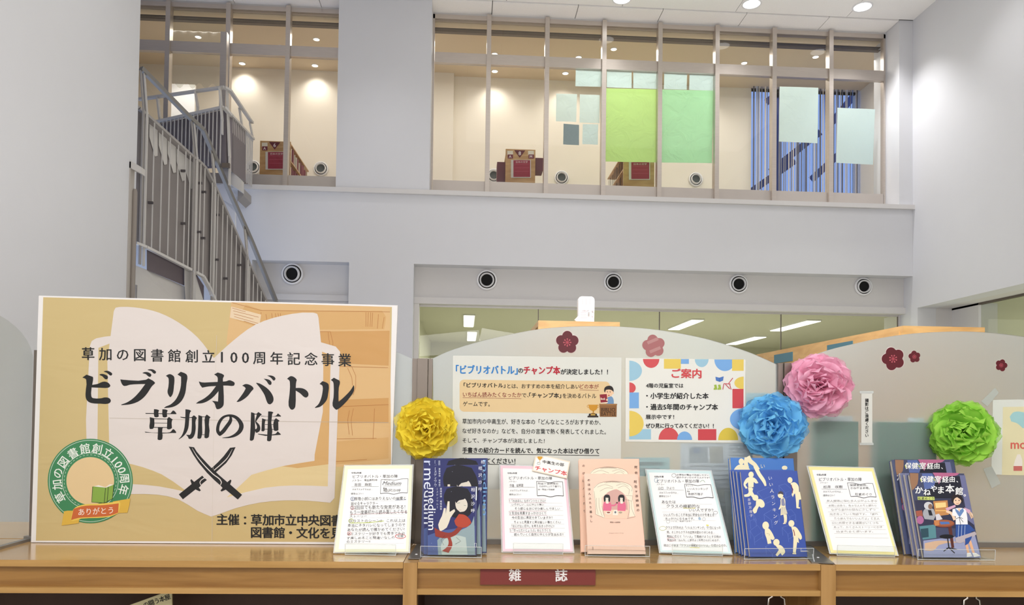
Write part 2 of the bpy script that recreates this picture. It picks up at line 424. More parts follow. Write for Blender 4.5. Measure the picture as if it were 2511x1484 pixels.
# bulkhead strip in front of the high windows
bk = thing('ceiling_2', None, None, (1, YF, ZC)); bk['kind'] = 'structure'
zt1 = at_y(1062, 38, YW)[2]
x = -6.4
while x < at_y(2205, 60, YF)[0]:
    b = min(x+1.35, at_y(2205, 60, YF)[0]); G().box((x+0.006, YF-0.0, ZC-0.012), (b-0.006, YW+0.05, ZC+0.02)).build('ceiling_panel', M_CEIL, bk); x = b
S('wall_back', M_WALL, ((-6.5, YF, ZRT), (XR, YF+0.42, ZL-0.02)))
S('trim_ledge', M_WALL2, ((-4.0, YF-0.06, ZL-0.07), (XR, YF-0.0, ZL-0.02)), ((-4.0, YF-0.06, ZL-0.02), (XR, YW+0.2, ZL)))
xa, xb = at_y(827, 250, YF)[0], at_y(1056, 250, YF)[0]
S('wall_column', M_WALL, ((xa, YF-0.0, ZL), (xb, YW+0.35, ZC)))
xp = at_y(2205, 300, YF)[0]
S('wall_pilaster', M_WALL, ((xp, YF, ZL), (XR, YW+0.35, ZC)))
xc0, xc1, xc2 = at_y(617, 700, YF)[0], at_y(855, 700, YF)[0], at_y(1014, 700, YF)[0]
S('wall_lower', M_WALL, ((-6.5, YF, 0), (xc0, YF+0.42, ZRT)), ((xc1, YF, 0), (xc2, YF+0.45, ZRT)))
S('wall_recess', M_WALL2, ((xc0, YR, ZRB), (xc1, YR+0.2, ZRT)), ((xc2, YR, ZRB), (XR, YR+0.2, ZRT)), ((xc0, YR, 0), (xc1, YR+0.15, ZRB)))
S('trim_recess', M_WALL2, ((xc0, YR-0.06, ZRB-0.09), (xc1, YR+0.1, ZRB)), ((xc2, YR-0.06, ZRB-0.10), (XR, YR+0.1, ZRB)))
# lower glazed front under the recess
ZG = ZRB-0.10
w3 = thing('window_3', None, None, (3, YR+0.1, 0)); w3['kind'] = 'structure'
gx = [xc2]+[at_y(p, 780, YR+0.1)[0] for p in (1320, 1617, 1915, 2201)]
for a, b in zip(gx[:-1], gx[1:]):
    G().box((a+0.006, YR+0.1, 0), (b-0.006, YR+0.112, ZG)).build('pane', M_GLASSL, w3)
    G().box((b-0.007, YR+0.095, 0), (b+0.007, YR+0.117, ZG)).build('joint', M_STEEL_D, w3)
G().box((xc2-0.0, YR-0.05, 0), (xc2+0.08, YR+0.14, ZG)).build('frame', M_LIGHTSTEEL, w3)
G().box((xc2+0.08, YR+0.09, ZG-0.03), (gx[-1], YR+0.13, ZG)).build('frame', M_LIGHTSTEEL, w3)
S('wall_corner_column', M_WALL2, ((gx[-1], YR+0.1, 0), (XR, YR+0.5, ZG)))
# right wall with a glazed opening below
pA, pB = at_x(2250, 755, XR), at_x(2511, 695, XR)
ZH = (pA[2]+pB[2])/2; YO = pA[1]
S('wall_right', M_WALL, ((XR, -4, ZH), (XR+0.3, YF+0.4, ZC)), ((XR, YO, 0), (XR+0.3, YF+0.4, ZH)))
xi = at_z(2324, 759, ZH)[0]
S('wall_right_reveal', M_WALL2, ((XR+0.3, -4, ZH-0.0), (xi, YO, ZH+0.25)), ((XR+0.3, YO-0.0, 0), (xi, YO+0.3, ZH)))
w4 = thing('window_4', None, None, (xi, 5, 0)); w4['kind'] = 'structure'
G().box((xi, YO-0.62, 0), (xi+0.3, YO, ZH)).build('frame', M_WALL2, w4)
G().box((xi, -4, ZH-0.03), (xi+0.05, YO, ZH+0.25)).build('frame', M_STEEL_D, w4)
for k in range(7): G().box((xi+0.02, YO-0.65-1.8*(k+1)+0.01, 0), (xi+0.032, YO-0.65-1.8*k, ZH-0.03)).build('pane', M_GLASSL, w4)
# room behind the right-hand glass
S('ceiling_side_room', M_OLIVE, ((xi+0.35, -4, 3.5), (14, 12, 3.6)))
S('wall_side_room', M_OLIVE, ((13.9, -4, 0), (14, 12, 3.5)), ((xi+0.3, YO, 0), (14, YO+0.2, 3.6)))
# left wall
S('wall_left', M_WALL, ((XL-0.35, -4, 0), (XL, YLE, ZC)))
S('wall_stairwell', M_WALL, ((-6.6, -4, 4.2), (-6.5, 12.0, ZC)), ((-6.6, -4, 0), (-6.5, 7.5, 4.2)), ((-6.6, 7.5, 0), (-6.5, 12, 0.3)))  # unseen opening by the stairs, added to let blue sky light in
# lower room behind the glass
S('ceiling_lower_room', M_OLIVE, ((xc2-0.2, 12.02, 3.53), (14, 22.2, 3.62)))
S('wall_lower_room', M_OLIVE, ((xc2-0.3, 12.05, 0), (xc2-0.2, 22.2, 3.53)), ((xc2-0.3, 22.1, 0), (14, 22.3, 3.53)), ((13.9, 12.3, 0), (14.0, 22.1, 3.53)))

# ------------------------------------------------------------------ upper room behind the high windows
S('ceiling_upper_room', M_ROOMC, ((-6.5, YW+0.25, 7.92), (XR+3, 13.5, 8.1)), ((-6.5, 13.5, 8.0), (XR+3, YB+0.1, 8.1)))
xh0, xh1 = at_y(1842, 300, YB)[0], at_y(2104, 300, YB)[0]
zh1 = at_y(1980, 160, YB)[2]
g = G().box((-6.5, YB, ZL), (xh0, YB+0.15, 8.0)).box((xh0, YB, zh1), (xh1+0.1, YB+0.15, 8.0))
g2 = structure(g.build('wall_upper_room', M_ROOMW))
S('wall_upper_side', M_ROOMW, ((xh1, YW+0.3, ZL), (xh1+0.12, YB+0.2, 8.0)), ((-6.5, YW+0.2, ZL), (-6.4, YB, 8.0)))
S('wall_upper_corner', M_ROOMW, ((at_y(1040, 300, YB)[0]-0.6, YB-0.14, ZL), (at_y(1112, 300, YB)[0], YB, 8.0)))
S('floor_upper', M_FLOOR, ((-6.5, YF+0.42, ZL-0.3), (XR+3, YB+0.2, ZL-0.0)))
# rounded shoulder of the window opening
tp = [at_y(*p, YB-0.02) for p in ((1836, 186), (1896, 186), (1878, 187), (1864, 192), (1851, 202), (1844, 216), (1842, 235), (1836, 235))]
# blinds
bl = thing('vertical_blind', 'striped vertical string blind across the blue dusk window', 'blind', (xh0+0.6, YB-0.1, ZL))
rnd = random.Random(5)
cols = [('blind_cream', 'e2d8c8'), ('blind_gray', '8f8f94'), ('blind_dark', '65656e'), ('blind_blue', '7f9fd8'), ('blind_pale', 'b9c3dc')]
gs = {c[0]: G() for c in cols}
xx = xh0
while xx < xh1-0.02:
    w_ = rnd.choice((0.012, 0.018, 0.026)); c_ = rnd.choice(cols)[0]
    yy = YB-0.10
    gs[c_].box((xx, yy-0.004, ZL), (xx+w_, yy+0.004, zh1-0.02))
    xx += w_+rnd.choice((0.008, 0.02, 0.034, 0.05))
for c_, h_ in cols:
    if gs[c_].V:
        o = gs[c_].build('string', mat(c_, h_, 0.7), bl); o['kind'] = 'stuff'
G().box((xh0, YB-0.13, zh1-0.03), (xh1, YB-0.06, zh1)).build('head_rail', M_STEEL_D, bl)
# steel bracing outside the dusk window
fr = thing('facade_bracing', 'dark diagonal steel members outside the blue dusk window', 'bracing', (xh0+0.8, YB+1.2, ZL))
for (p, q) in (((1842, 470), (1948, 395)), ((1890, 420), (2010, 325)), ((1990, 440), (2110, 330)), ((1880, 250), (1915, 225)), ((2040, 300), (2110, 215)), ((1905, 400), (1905, 215)), ((2035, 470), (2030, 170))):
    G().bar(at_y(*p, YB+1.2), at_y(*q, YB+1.2), 0.07, 0.14).build('brace', mat('bracing_paint', '42538a', 0.6), fr)
G().box((xh0+1.0, YB+1.15, ZL-1.0), (xh0+1.1, YB+1.3, 7.6)).build('mast', mat('bracing_paint', '42538a', 0.6), fr)
S('ground_outside', mat('outside_slab', '5f73b8', 0.8), ((xh0-3, YB+0.2, ZL-1.2), (xh1+3, YB+6, ZL-1.0)))
ob = thing('office_block', 'blue glass office block standing outside the dusk window', 'building', (xh0+1.2, YB+5.0, ZL-1))
G().box((xh0+0.3, YB+4.6, ZL-1), (xh0+3.4, YB+5.4, 7.2)).build('facade', mat('block_facade', '6f8fe0', 0.3, noise=0.1, nscale=2), ob)
for k in range(4): G().box((xh0+0.3, YB+4.55, ZL+0.1+0.55*k), (xh0+3.4, YB+4.6, ZL+0.22+0.55*k)).build('floor_band', mat('block_band', '39508f', 0.5), ob)

# windows: frame, mullions, transom, panes, steel sill panel
def window(name, pxs, x0, x1, ztop):
    w = thing(name, None, None, ((x0+x1)/2, YW, ZL)); w['kind'] = 'structure'
    zt = [at_y(1300, 139, YW-0.02)[2], at_y(1300, 164, YW-0.02)[2]]
    zs = at_y(1300, 449, YW-0.02)[2]
    ms = [at_y(p, 250, YW-0.05)[0] for p in pxs]
    G().box((x0, YW-0.03, ztop-0.07), (x1, YW+0.07, ztop+0.0)).box((x0, YW-0.03, ZL), (x0+0.03, YW+0.07, ztop)).box((x1-0.03, YW-0.03, ZL), (x1, YW+0.07, ztop)).build('frame', M_STEEL, w)
    G().box((x0, YW-0.01, ztop), (x1, YW+0.05, ZC)).build('head_filler', M_WALL2, w)
    for m_ in ms:
        if m_ > x0+0.05: G().box((m_-0.035, YW-0.09, ZL), (m_+0.035, YW+0.04, ztop)).build('mullion', M_STEEL, w)
    ed = [x0]+ms+[x1]
    for a, b in zip(ed[:-1], ed[1:]):
        if b-a < 0.1: continue
        a += 0.036; b -= 0.036
        G().box((a, YW-0.05, zt[1]), (b, YW+0.03, zt[0])).build('transom', M_STEEL, w)
        G().box((a, YW-0.03, ZL), (b, YW+0.01, zs)).build('sill_panel', mat('sill_steel', 'c4bcb5', 0.34, metal=0.55, noise=0.05, nscale=3), w)
        G().box((a, YW, zs), (b, YW+0.008, zt[1])).build('pane', M_GLASS, w)
        G().box((a, YW, zt[0]), (b, YW+0.008, ztop-0.07)).build('pane', M_GLASS, w)
    # rolled blind boxes under the head
    for dz in (0.10, 0.15):
        G().box((x0, YW+0.12, ztop-dz-0.05), (x1, YW+0.2, ztop-dz-0.04)).build('blind_rail', M_STEEL_D, w)
    G().box((x0, YW+0.12, ztop-0.06), (x1, YW+0.3, ztop+0.05)).build('blind_box', mat('blind_box_beige', 'efe0c4', 0.7, noise=0.02), w)
    return w
zw = at_y(1300, 47, YW)[2]
window('window_1', (409, 557, 704), -6.3, xa, zw)
window('window_2', (1197, 1340, 1480, 1617, 1757, 1897, 2036), xb, at_y(2166, 250, YW)[0]+0.02, zw)
x_ = at_y(2166, 250, YW)[0]
S('trim_window_reveal', M_WALL, ((x_+0.02, YW-0.02, ZL), (xp, YW+0.2, ZC)))

# papers fixed to the glass
def flat_sheet(name, q, m, label, cat, group=None, Y=YW+0.014, wav=0.006, nx=10, nz=12):
    c = [at_y(*p, Y) for p in q]            # tl, tr, br, bl
    V = []; rr = random.Random(len(label)+int(q[0][0]))
    ph = [rr.uniform(0, 6) for _ in range(4)]
    for j in range(nz+1):
        for i in range(nx+1):
            u, v = i/nx, j/nz
            p = (c[0]*(1-u)+c[1]*u)*(1-v)+(c[3]*(1-u)+c[2]*u)*v
            d = wav*(math.sin(7*v+3*u+ph[0])*0.5+math.sin(13*v-5*u+ph[1])*0.35+math.sin(9*u+ph[2]+4*v)*0.3)+wav
            V.append(p+np.array([0, d, 0]))
    n = len(V); F = []
    for j in range(nz):
        for i in range(nx):
            a = j*(nx+1)+i; F.append((a, a+1, a+nx+2, a+nx+1))
    V = np.array(V); V2 = V+np.array([0, 0.0015, 0])
    F2 = F+[tuple(n+k for k in f[::-1]) for f in F]
    o = obj(name, np.vstack([V, V2]), F2, m, smooth=True)
    return tag(o, label, cat, group)
M_PAPERW = sheet("back_lit_white_paper", "f2ffff", 0.8, bump=0.3, bscale=6)
M_PAPERG1 = sheet("back_lit_lime_paper", "e6ffc8", 0.8, bump=0.8, bscale=4)
M_PAPERG2 = sheet("back_lit_mint_paper", "dcffe4", 0.8, bump=0.8, bscale=4)
M_PAPERB = sheet("back_lit_pale_blue_paper", "eefdff", 0.8, bump=0.5, bscale=9)
flat_sheet('paper_sheet', ((1484, 216), (1612, 219), (1609, 398), (1482, 396)), M_PAPERG1, 'large crumpled lime green paper on the glass, left of the mint one', 'paper')
flat_sheet('paper_sheet', ((1624, 219), (1750, 222), (1746, 400), (1623, 398)), M_PAPERG2, 'large creased mint green paper on the glass, right of the lime one', 'paper')
for q, lb in (
    (((1412, 170), (1475, 171), (1474, 213), (1411, 211)), 'blank white sheet on the glass above the four small notices'),
    (((1488, 172), (1549, 173), (1549, 216), (1488, 214)), 'pale sheet on the glass above the left half of the lime paper'),
    (((1553, 172), (1612, 174), (1611, 218), (1553, 216)), 'pale sheet on the glass above the right half of the lime paper'),
    (((1629, 177), (1685, 178), (1684, 220), (1628, 218)), 'pale sheet on the glass above the left half of the mint paper'),
    (((1691, 180), (1750, 181), (1750, 222), (1690, 220)), 'pale sheet on the glass above the right half of the mint paper')):
    flat_sheet('paper_sheet', q, M_PAPERB, lb, 'paper', wav=0.003)
for q, lb, m_ in (
    (((1364, 229), (1415, 231), (1413, 299), (1363, 297)), 'white notice on the upper glass, top left of the four notices', M_PAPERW),
    (((1422, 231), (1471, 233), (1470, 302), (1421, 300)), 'white notice on the upper glass, top right of the four notices', M_PAPERW),
    (((1382, 303), (1420, 306), (1420, 356), (1381, 354)), 'grey-blue notice in a clear sleeve, bottom left of the four notices', sheet('gray_blue_paper', 'a9bcc0', 0.4, bump=0.5, bscale=9)),
    (((1429, 304), (1467, 305), (1466, 355), (1428, 353)), 'pale notice with a folded upper half, bottom right of the four notices', M_PAPERB),
    (((1912, 212), (2007, 215), (2005, 351), (1910, 347)), 'large white sheet on the glass in front of the striped blind', M_PAPERW),
    (((2054, 264), (2146, 268), (2141, 404), (2051, 399)), 'large white sheet hanging at the right end of the glass', M_PAPERW)):
    flat_sheet('paper_sheet', q, m_, lb, 'paper', wav=0.004)

# ------------------------------------------------------------------ bookcases and nozzles upstairs
M_HONEY = wood('honey_beech', 'b98c56', 'd3aa74', stretch=(2, 2, 12), scale=1.5)
def upstairs_case(x0, x1, ytop, side, label, sign, corners):
    Y0 = 12.55; a = at_y(x0, ytop, Y0); b = at_y(x1, ytop, Y0); zt = a[2]
    t = thing('library_bookcase', label, 'bookcase', ((a[0]+b[0])/2, Y0, ZL))
    G().box((a[0], Y0, ZL), (b[0], Y0+0.03, zt)).build('end_panel', M_HONEY, t)
    d = 1.5
    xm = (a[0]+b[0])/2
    G().box((xm-0.01, Y0+0.03, ZL), (xm+0.01, Y0+d, zt-0.02)).build('divider', M_HONEY, t)
    for k in range(4):
        z = zt-0.025-0.28*k
        if z > ZL+0.05: G().box((a[0]+0.01, Y0+0.03, z), (b[0]-0.01, Y0+d, z+0.02)).build('shelf', M_HONEY, t)
    if sign:
        Cn = Canvas((0, Y0-0.004, 0), (0, -1, 0), t, step=0.001)
        cx = (x0+x1)/2-2; k = (x1-x0)/75.0
        Cn.poly([(cx-14*k, ytop+3), (cx+14*k, ytop+4), (cx, ytop+22)], '6d2c34', 1)
        Cn.glyph(sign, cx, ytop+11, 13, 'f2e6e6', 3, 0.03)
        for xx, ch in corners:
            Cn.rect(xx-7, ytop+5, xx+7, ytop+16, 'e9e2d0', 1); Cn.rect(xx-6, ytop+14, xx+7, ytop+24, '7a3340', 2)
            Cn.glyph(ch, xx, ytop+19, 9, 'f2e6e6', 3, 0.03)
        Cn.build('sign')
    P = Canvas((0, Y0-0.012, 0), (0, -1, 0), t, step=0.001)
    px0, px1 = x0+13, x1-11; py = ytop+27
    P.rect(px0, py, px1, py+44, 'd8d4cc', 0); P.rect(px0+6, py+1, px1-2, py+42, '9e2f45', 1)
    for k in range(3): P.rect(px0+9, py+10+9*k, px1-5, py+10.8+9*k, 'c05a6c', 2)
    P.text('日本の文学', px0+12, py+3, px1-8, py+8, 'f0dcdc', 3)
    P.build('notice')
    # side signs and books
    r_ = random.Random(int(x0)); xs = b[0] if side > 0 else a[0]
    key = 'marked '+{'6': 'six', '8': 'eight'}[sign] if sign else 'behind the lime paper'
    gb = 'small books on the bookcase '+key
    for k in range(2):
        z = zt-0.025-0.28*(k+1)
        if z < ZL: continue
        y = Y0+0.08
        while y < Y0+d-0.1:
            th = r_.uniform(0.025, 0.05); h = r_.uniform(0.17, 0.23)
            bx = G().box((xs-side*0.17, y, z+0.02), (xs-side*0.01, y+th, z+0.02+h)).build('book', mat('spine%d' % (int(y*100) % 4), ('7a3440', 'b8a48c', '93505a', 'd8cfc0')[int(y*100) % 4], 0.6), None)
            tag(bx, 'small book on the side shelf of the bookcase %s' % key, 'book', gb)
            y += th+r_.uniform(0.01, 0.12)
    return t
upstairs_case(638, 713, 345, 1, 'light wood bookcase seen through the left high window', '6', ((649, 'A'), (704, 'M')))
upstairs_case(1240, 1313, 365, -1, 'light wood bookcase behind the second pane, marked eight', '8', ((1251, 'A'), (1302, 'M')))
upstairs_case(1529, 1605, 370, -1, 'light wood bookcase half hidden behind the lime paper', '', ())
for q, lb in (((1219, 398, 1240, 447), 'left'), ((1313, 388, 1331, 420), 'right')):
    a = at_y(q[0], q[1], 12.65); b = at_y(q[2], q[3], 12.65)
    o = G().box((a[0], 12.63, b[2]), (b[0], 12.9, a[2])).build('shelf_sign', mat('maroon_board', '6d3844', 0.6, noise=0.05))
    tag(o, 'maroon sign board sticking out %s of the bookcase marked eight' % lb, 'sign')
def nozzle(px, py, rpx, Y, label, tilt=(-0.12, -1, -0.12), grille=False, group=None):
    c = at_y(px, py, Y); r = rpx*Y/FPX
    t = thing('air_nozzle', label, 'air vent', c, group)
    ax = np.array([0, -1.0, 0])
    G().lathe(c, ax, [(r*1.05, 0), (r*1.04, 0.016), (r*0.97, 0.028), (r*0.88, 0.026), (r*0.85, 0.006)], 40).build('flange', M_WHITE, t, smooth=True)
    G().disc(c+ax*0.004, ax, r*0.87, 32, 0.003).build('socket', mat('socket_shadow', '2a2826' if not grille else '6f6a60', 0.9), t)
    d = nrm(tilt); cb = c+ax*0.008
    G().lathe(cb, d, [(r*0.76, 0.0), (r*0.75, 0.03), (r*0.70, 0.055), (r*0.66, 0.058), (r*0.62, 0.045), (r*0.58, 0.012)], 40).build('ball', M_WHITE, t, smooth=True)
    G().disc(cb+d*0.012, d, r*0.60, 32, 0.003).build('throat', M_BLACK if not grille else mat('nozzle_grille', '454b4c', 0.6, noise=0.4, nscale=90), t)
    return t
GN = 'round air nozzles in the recess under the balcony'
for i, (px, py, r) in enumerate(((717, 672, 25), (1194, 687, 24), (1504, 692, 23), (1811, 697, 23), (2117, 703, 22))):
    nozzle(px, py, r, YR-0.005, ('round white air nozzle in the short recess beside the stairs', 'round air nozzle at the left end of the long recess', 'round air nozzle in the recess above the white box', 'round air nozzle in the recess, third from the column', 'round air nozzle in the recess nearest the right wall')[i], group=GN)
GU = 'round grille nozzles low on the cream upstairs wall'
for i, (px, py) in enumerate(((621, 411), (787, 414), (1211, 431), (1377, 436), (1706, 440))):
    nozzle(px, py, 17, YB-0.01, ('grille nozzle half hidden by the landing railing', 'grille nozzle beside the short bookcase in the left high window', 'grille nozzle half hidden by the bookcase marked eight', 'grille nozzle below the small notices upstairs', 'grille nozzle below the mint green paper')[i], tilt=(0, -1, 0.05), grille=True, group=GU)

# ------------------------------------------------------------------ lamps
def downlight(p, r, label, group, m=None, power=0, target=None, ang=100, col=NEUT, cat='ceiling light'):
    t = thing('downlight', label, cat, p, group)
    p = np.array(p, float)
    G().lathe(p, (0, 0, -1), [(r*1.18, 0), (r*1.18, 0.008), (r, 0.012), (r*0.96, 0.0)], 28).build('trim_ring', M_WHITE, t, smooth=True)
    G().disc(p+np.array([0, 0, -0.004]), (0, 0, -1), r*0.97, 28, 0.002).build('lens', m or M_LAMP, t)
    if power: spot(tuple(p+np.array([0, 0, -0.05])), tuple(target if target is not None else p+np.array([0, 0, -3])), power, ang, 0.9, col, 0.08)
GH = 'round downlights in the hall ceiling'
hl = [at_z(1525, -3, ZC), at_z(1843, 9, ZC), at_z(2115, 16, ZC)]
for i, p in enumerate(hl):
    downlight((p[0], p[1], ZC), 0.13, ('round downlight cut by the top edge of the picture', 'round hall downlight, second from the right wall', 'round hall downlight nearest the right wall')[i], GH, power=(90, 100, 270)[i], target=(p[0]+(0.6 if i == 2 else 0), p[1]+0.15, 3), ang=95)
for x, y in ((1.2, 9.6), (4.6, 7.2), (-1.4, 10.2), (-2.5, 7.0), (6.2, 9.3)):
    spot((x, y, ZC-0.05), (x, y+0.1, 0), 60, 105, 0.9, NEUT, 0.1)
# fittings of the upper room: a row close to the wall that scallops it
for i, (px, py) in enumerate(((595, 157), (773, 162), (1213, 176), (1386, 181), (1560, 184), (1730, 188))):
    p = at_z(px, py, 8.0); p[1] = min(p[1], 14.35)
    downlight((p[0], p[1]-0.03, 8.0), 0.055, ('wall-washing lamp upstairs above the left bookcase', 'wall-washing lamp upstairs beside the white column', 'wall-washing lamp upstairs in the second pane', 'wall-washing lamp upstairs above the small notices', 'wall-washing lamp upstairs hidden behind the lime paper', 'wall-washing lamp upstairs hidden behind the mint paper')[i],
              'wall-washing lamps in the upper room', M_LAMPW, 28, (p[0], p[1]+0.14, 6.3), 125, WARM)
for i, (px, py) in enumerate(((776, 96), (688, 114), (486, 90), (486, 118), (776, 128), (1213, 132), (1419, 140), (1825, 154), (2000, 139), (1505, 120))):
    p = at_z(px, py, 7.92)
    if p[1] > 13.45: p = at_z(px, py, 8.0); z = 8.0
    else: z = 7.92
    downlight((p[0], min(p[1], 14.2), z), 0.05, 'small lit lamp in the cream upstairs ceiling, away from the wall', 'small lamps in the forward part of the upstairs ceiling', M_LAMPW)
# long fittings on the ceiling of the lower room, seen through the glazed front
ZLC = 3.53
def troffer(name, q, label, Z=ZLC, group='rectangular fittings in the lower room behind the glass'):
    P = [at_z(*p, Z) for p in q]
    x0 = (P[0][0]+P[3][0])/2; x1 = (P[1][0]+P[2][0])/2; y0 = max(12.3, (P[0][1]+P[1][1])/2); y1 = (P[2][1]+P[3][1])/2
    t = thing(name, label, 'ceiling light', ((x0+x1)/2, (y0+y1)/2, Z), group)
    G().box((x0-0.02, y0-0.02, Z-0.03), (x1+0.02, y1+0.02, Z)).build('housing', M_WHITE, t)
    G().box((x0, y0, Z-0.04), (x1, y1, Z-0.03)).build('diffuser', M_LAMP, t)
troffer('ceiling_fitting', ((1136, 771), (1160, 770), (1163, 798), (1140, 798)), 'nearer of the two square-looking lights left behind the glass')
troffer('ceiling_fitting', ((1145, 812), (1166, 812), (1168, 833), (1148, 833)), 'farther of the two square-looking lights left behind the glass')
troffer('ceiling_fitting', ((1688, 781), (1716, 782), (1672, 806), (1648, 805)), 'slanting lit fitting behind the glass right of the white box')
troffer('ceiling_fitting', ((1966, 783), (1998, 784), (1930, 809), (1902, 808)), 'slanting lit fitting behind the glass farthest right, upper')
troffer('ceiling_fitting', ((1838, 823), (1866, 824), (1815, 843), (1794, 842)), 'slanting lit fitting behind the glass, lowest of the three')
P = at_z(2410, 792, 3.5)
t = thing('ceiling_fitting', 'sliver of a lit fitting in the room behind the right-hand glass', 'ceiling light', (P[0], P[1], 3.5))
G().box((P[0]-0.12, P[1]-0.7, 3.46), (P[0]+0.12, P[1]+0.7, 3.5)).build('diffuser', M_LAMP, t)
# ================================================================== staircase on the left
st = thing('staircase', 'grey steel staircase with flat balusters beside the left wall', 'staircase', (-3.2, 10.0, 0))
def AY(px, py, Y): return at_y(px, py, Y)
def ribbon3(name, pts, w, m, t=0.012, parent=st, ww=None):
    """flat bar following 3-D points; w = height of the bar, t = thickness"""
    g = G()
    for p, q in zip(pts[:-1], pts[1:]): g.bar(p, q, t, w)
    return g.build(name, m, parent)
def lerp(a, b, f): return a+(b-a)*f
# near balustrade: x in the picture -> depth
def dY(x): return float(np.interp(x, [300, 345, 500, 516, 680], [8.9, 9.0, 9.9, 10.05, 11.35]))
def PT(x, y, off=0.0): return AY(x, y, dY(x)+off)
rail = [(346, 167), (461, 284), (498, 318), (517, 362), (568, 482), (617, 592), (676, 738), (720, 840)]
ribbon3('handrail', [PT(*p) for p in rail], 0.05, mat('handrail_gray', '7f7c78', 0.45, metal=0.2, noise=0.02), 0.05)
top = [(332, 258), (341, 266), (368, 290), (474, 386), (489, 397), (503, 412), (521, 448), (531, 467), (603, 628), (613, 653), (652, 738), (700, 840)]
ribbon3('panel_top_bar', [PT(*p, 0.02) for p in top], 0.03, M_GRAYSTEEL, 0.05)
bot1 = [(333, 596), (358, 606), (468, 662)]
bot2 = [(480, 668), (498, 678), (514, 707), (560, 815)]
ribbon3('panel_bottom_bar', [PT(*p, 0.02) for p in bot1], 0.03, M_LIGHTSTEEL, 0.05)
ribbon3('panel_bottom_bar', [PT(*p, 0.02) for p in bot2], 0.03, M_LIGHTSTEEL, 0.05)
tx, ty = zip(*top)
def ytop(x): return float(np.interp(x, tx, ty))
bx_, by_ = zip(*(bot1+bot2))
def ybot(x): return float(np.interp(x, bx_, by_))
# grey stringer plate behind the balusters
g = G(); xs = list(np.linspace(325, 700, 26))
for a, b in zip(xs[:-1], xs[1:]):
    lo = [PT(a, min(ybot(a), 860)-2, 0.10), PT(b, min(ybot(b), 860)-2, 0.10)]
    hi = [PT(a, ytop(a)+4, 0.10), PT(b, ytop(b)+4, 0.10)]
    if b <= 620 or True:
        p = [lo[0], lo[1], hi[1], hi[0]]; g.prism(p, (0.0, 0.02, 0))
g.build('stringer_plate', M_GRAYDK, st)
# pale facets imitate lit bits of the stringer plate above its shadow line
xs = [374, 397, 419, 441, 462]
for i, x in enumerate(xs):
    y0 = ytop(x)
    G().prism([PT(x-8, y0+8, 0.085), PT(x+12, y0+24, 0.085), PT(x+12, y0+24+62, 0.085), PT(x+6, y0+88, 0.085), PT(x-8, y0+40, 0.085)], (0, 0.012, 0)).build('lit_facet', M_LIGHTSTEEL, st)
# balusters
bal = [327, 379, 399, 418, 438, 456, 466+1, 487+6, 503, 521+0, 535, 547, 558, 569, 580, 591, 613, 622, 632, 641, 651]
for x in bal:
    x = float(x); yb = min(ybot(x), 850); 
    a = PT(x, ytop(x), 0); b = AY(x, yb, dY(x)); b = np.array([a[0], a[1], b[2]])
    G().box((a[0]-0.006, a[1]-0.006, b[2]), (a[0]+0.006, a[1]+0.006, a[2])).build('baluster', M_LIGHTSTEEL, st)
# pairs of posts carrying the handrail
rx, ry = zip(*rail)
for x0, x1 in ((352, 361), (477, 484), (525, 528.5), (605, 609)):
    for k, x in enumerate((x0, x1)):
        yt = float(np.interp(x-8, rx, ry))+6
        p = PT(x-7, yt, 0.0); q = PT(x, ytop(x)-6, 0.0)
        zb = AY(x, min(860, ybot(x)+(45 if x < 400 else 80)), dY(x))[2]
        q = PT(x, ytop(x)-6, 0.0)
        gg = G().bar(p, q, 0.012, 0.035, up=(0, 1, 0)).box((q[0]-0.009, q[1]-0.02, zb), (q[0]+0.009, q[1]+0.02, q[2]+0.01))
        gg.build('post', M_LIGHTSTEEL if k else M_GRAYSTEEL, st)
    # post plate between the pair
    p = PT((x0+x1)/2-4, float(np.interp((x0+x1)/2-8, rx, ry))+12, 0.02); q = PT((x0+x1)/2, ytop((x0+x1)/2), 0.02)
    G().bar(p, q, 0.03, 0.012, up=(0, 1, 0)).build('post_plate', M_GRAYSTEEL, st)
for x in (330, 470): q = PT(x, 700, 0.25); G().box((q[0]-0.04, q[1]-0.04, 0), (q[0]+0.04, q[1]+0.04, q[2])).build('support_column', M_GRAYSTEEL, st)
# dark clips
for x, y in ((369, 497), (449, 419), (449, 548), (488, 569), (498, 584), (490, 449), (500, 471), (533, 527), (531, 637), (553, 683), (587, 650)):
    p = PT(x, y, 0.03); G().box(p+np.array([-0.028, -0.01, -0.014]), p+np.array([0.028, 0.015, 0.014])).build('clip', mat('dark_clip', '4a4547', 0.6), st)
# dark underside and white soffit below the flight
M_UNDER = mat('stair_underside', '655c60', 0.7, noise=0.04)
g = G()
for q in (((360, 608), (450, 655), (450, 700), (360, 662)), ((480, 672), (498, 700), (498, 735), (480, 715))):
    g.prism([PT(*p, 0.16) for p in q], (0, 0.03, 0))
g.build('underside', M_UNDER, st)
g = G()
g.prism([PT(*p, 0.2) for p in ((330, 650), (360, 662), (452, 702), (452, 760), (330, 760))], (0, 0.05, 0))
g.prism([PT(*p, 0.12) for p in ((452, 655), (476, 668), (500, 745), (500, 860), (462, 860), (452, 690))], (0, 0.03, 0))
g.build('lower_landing', M_LIGHTSTEEL, st)

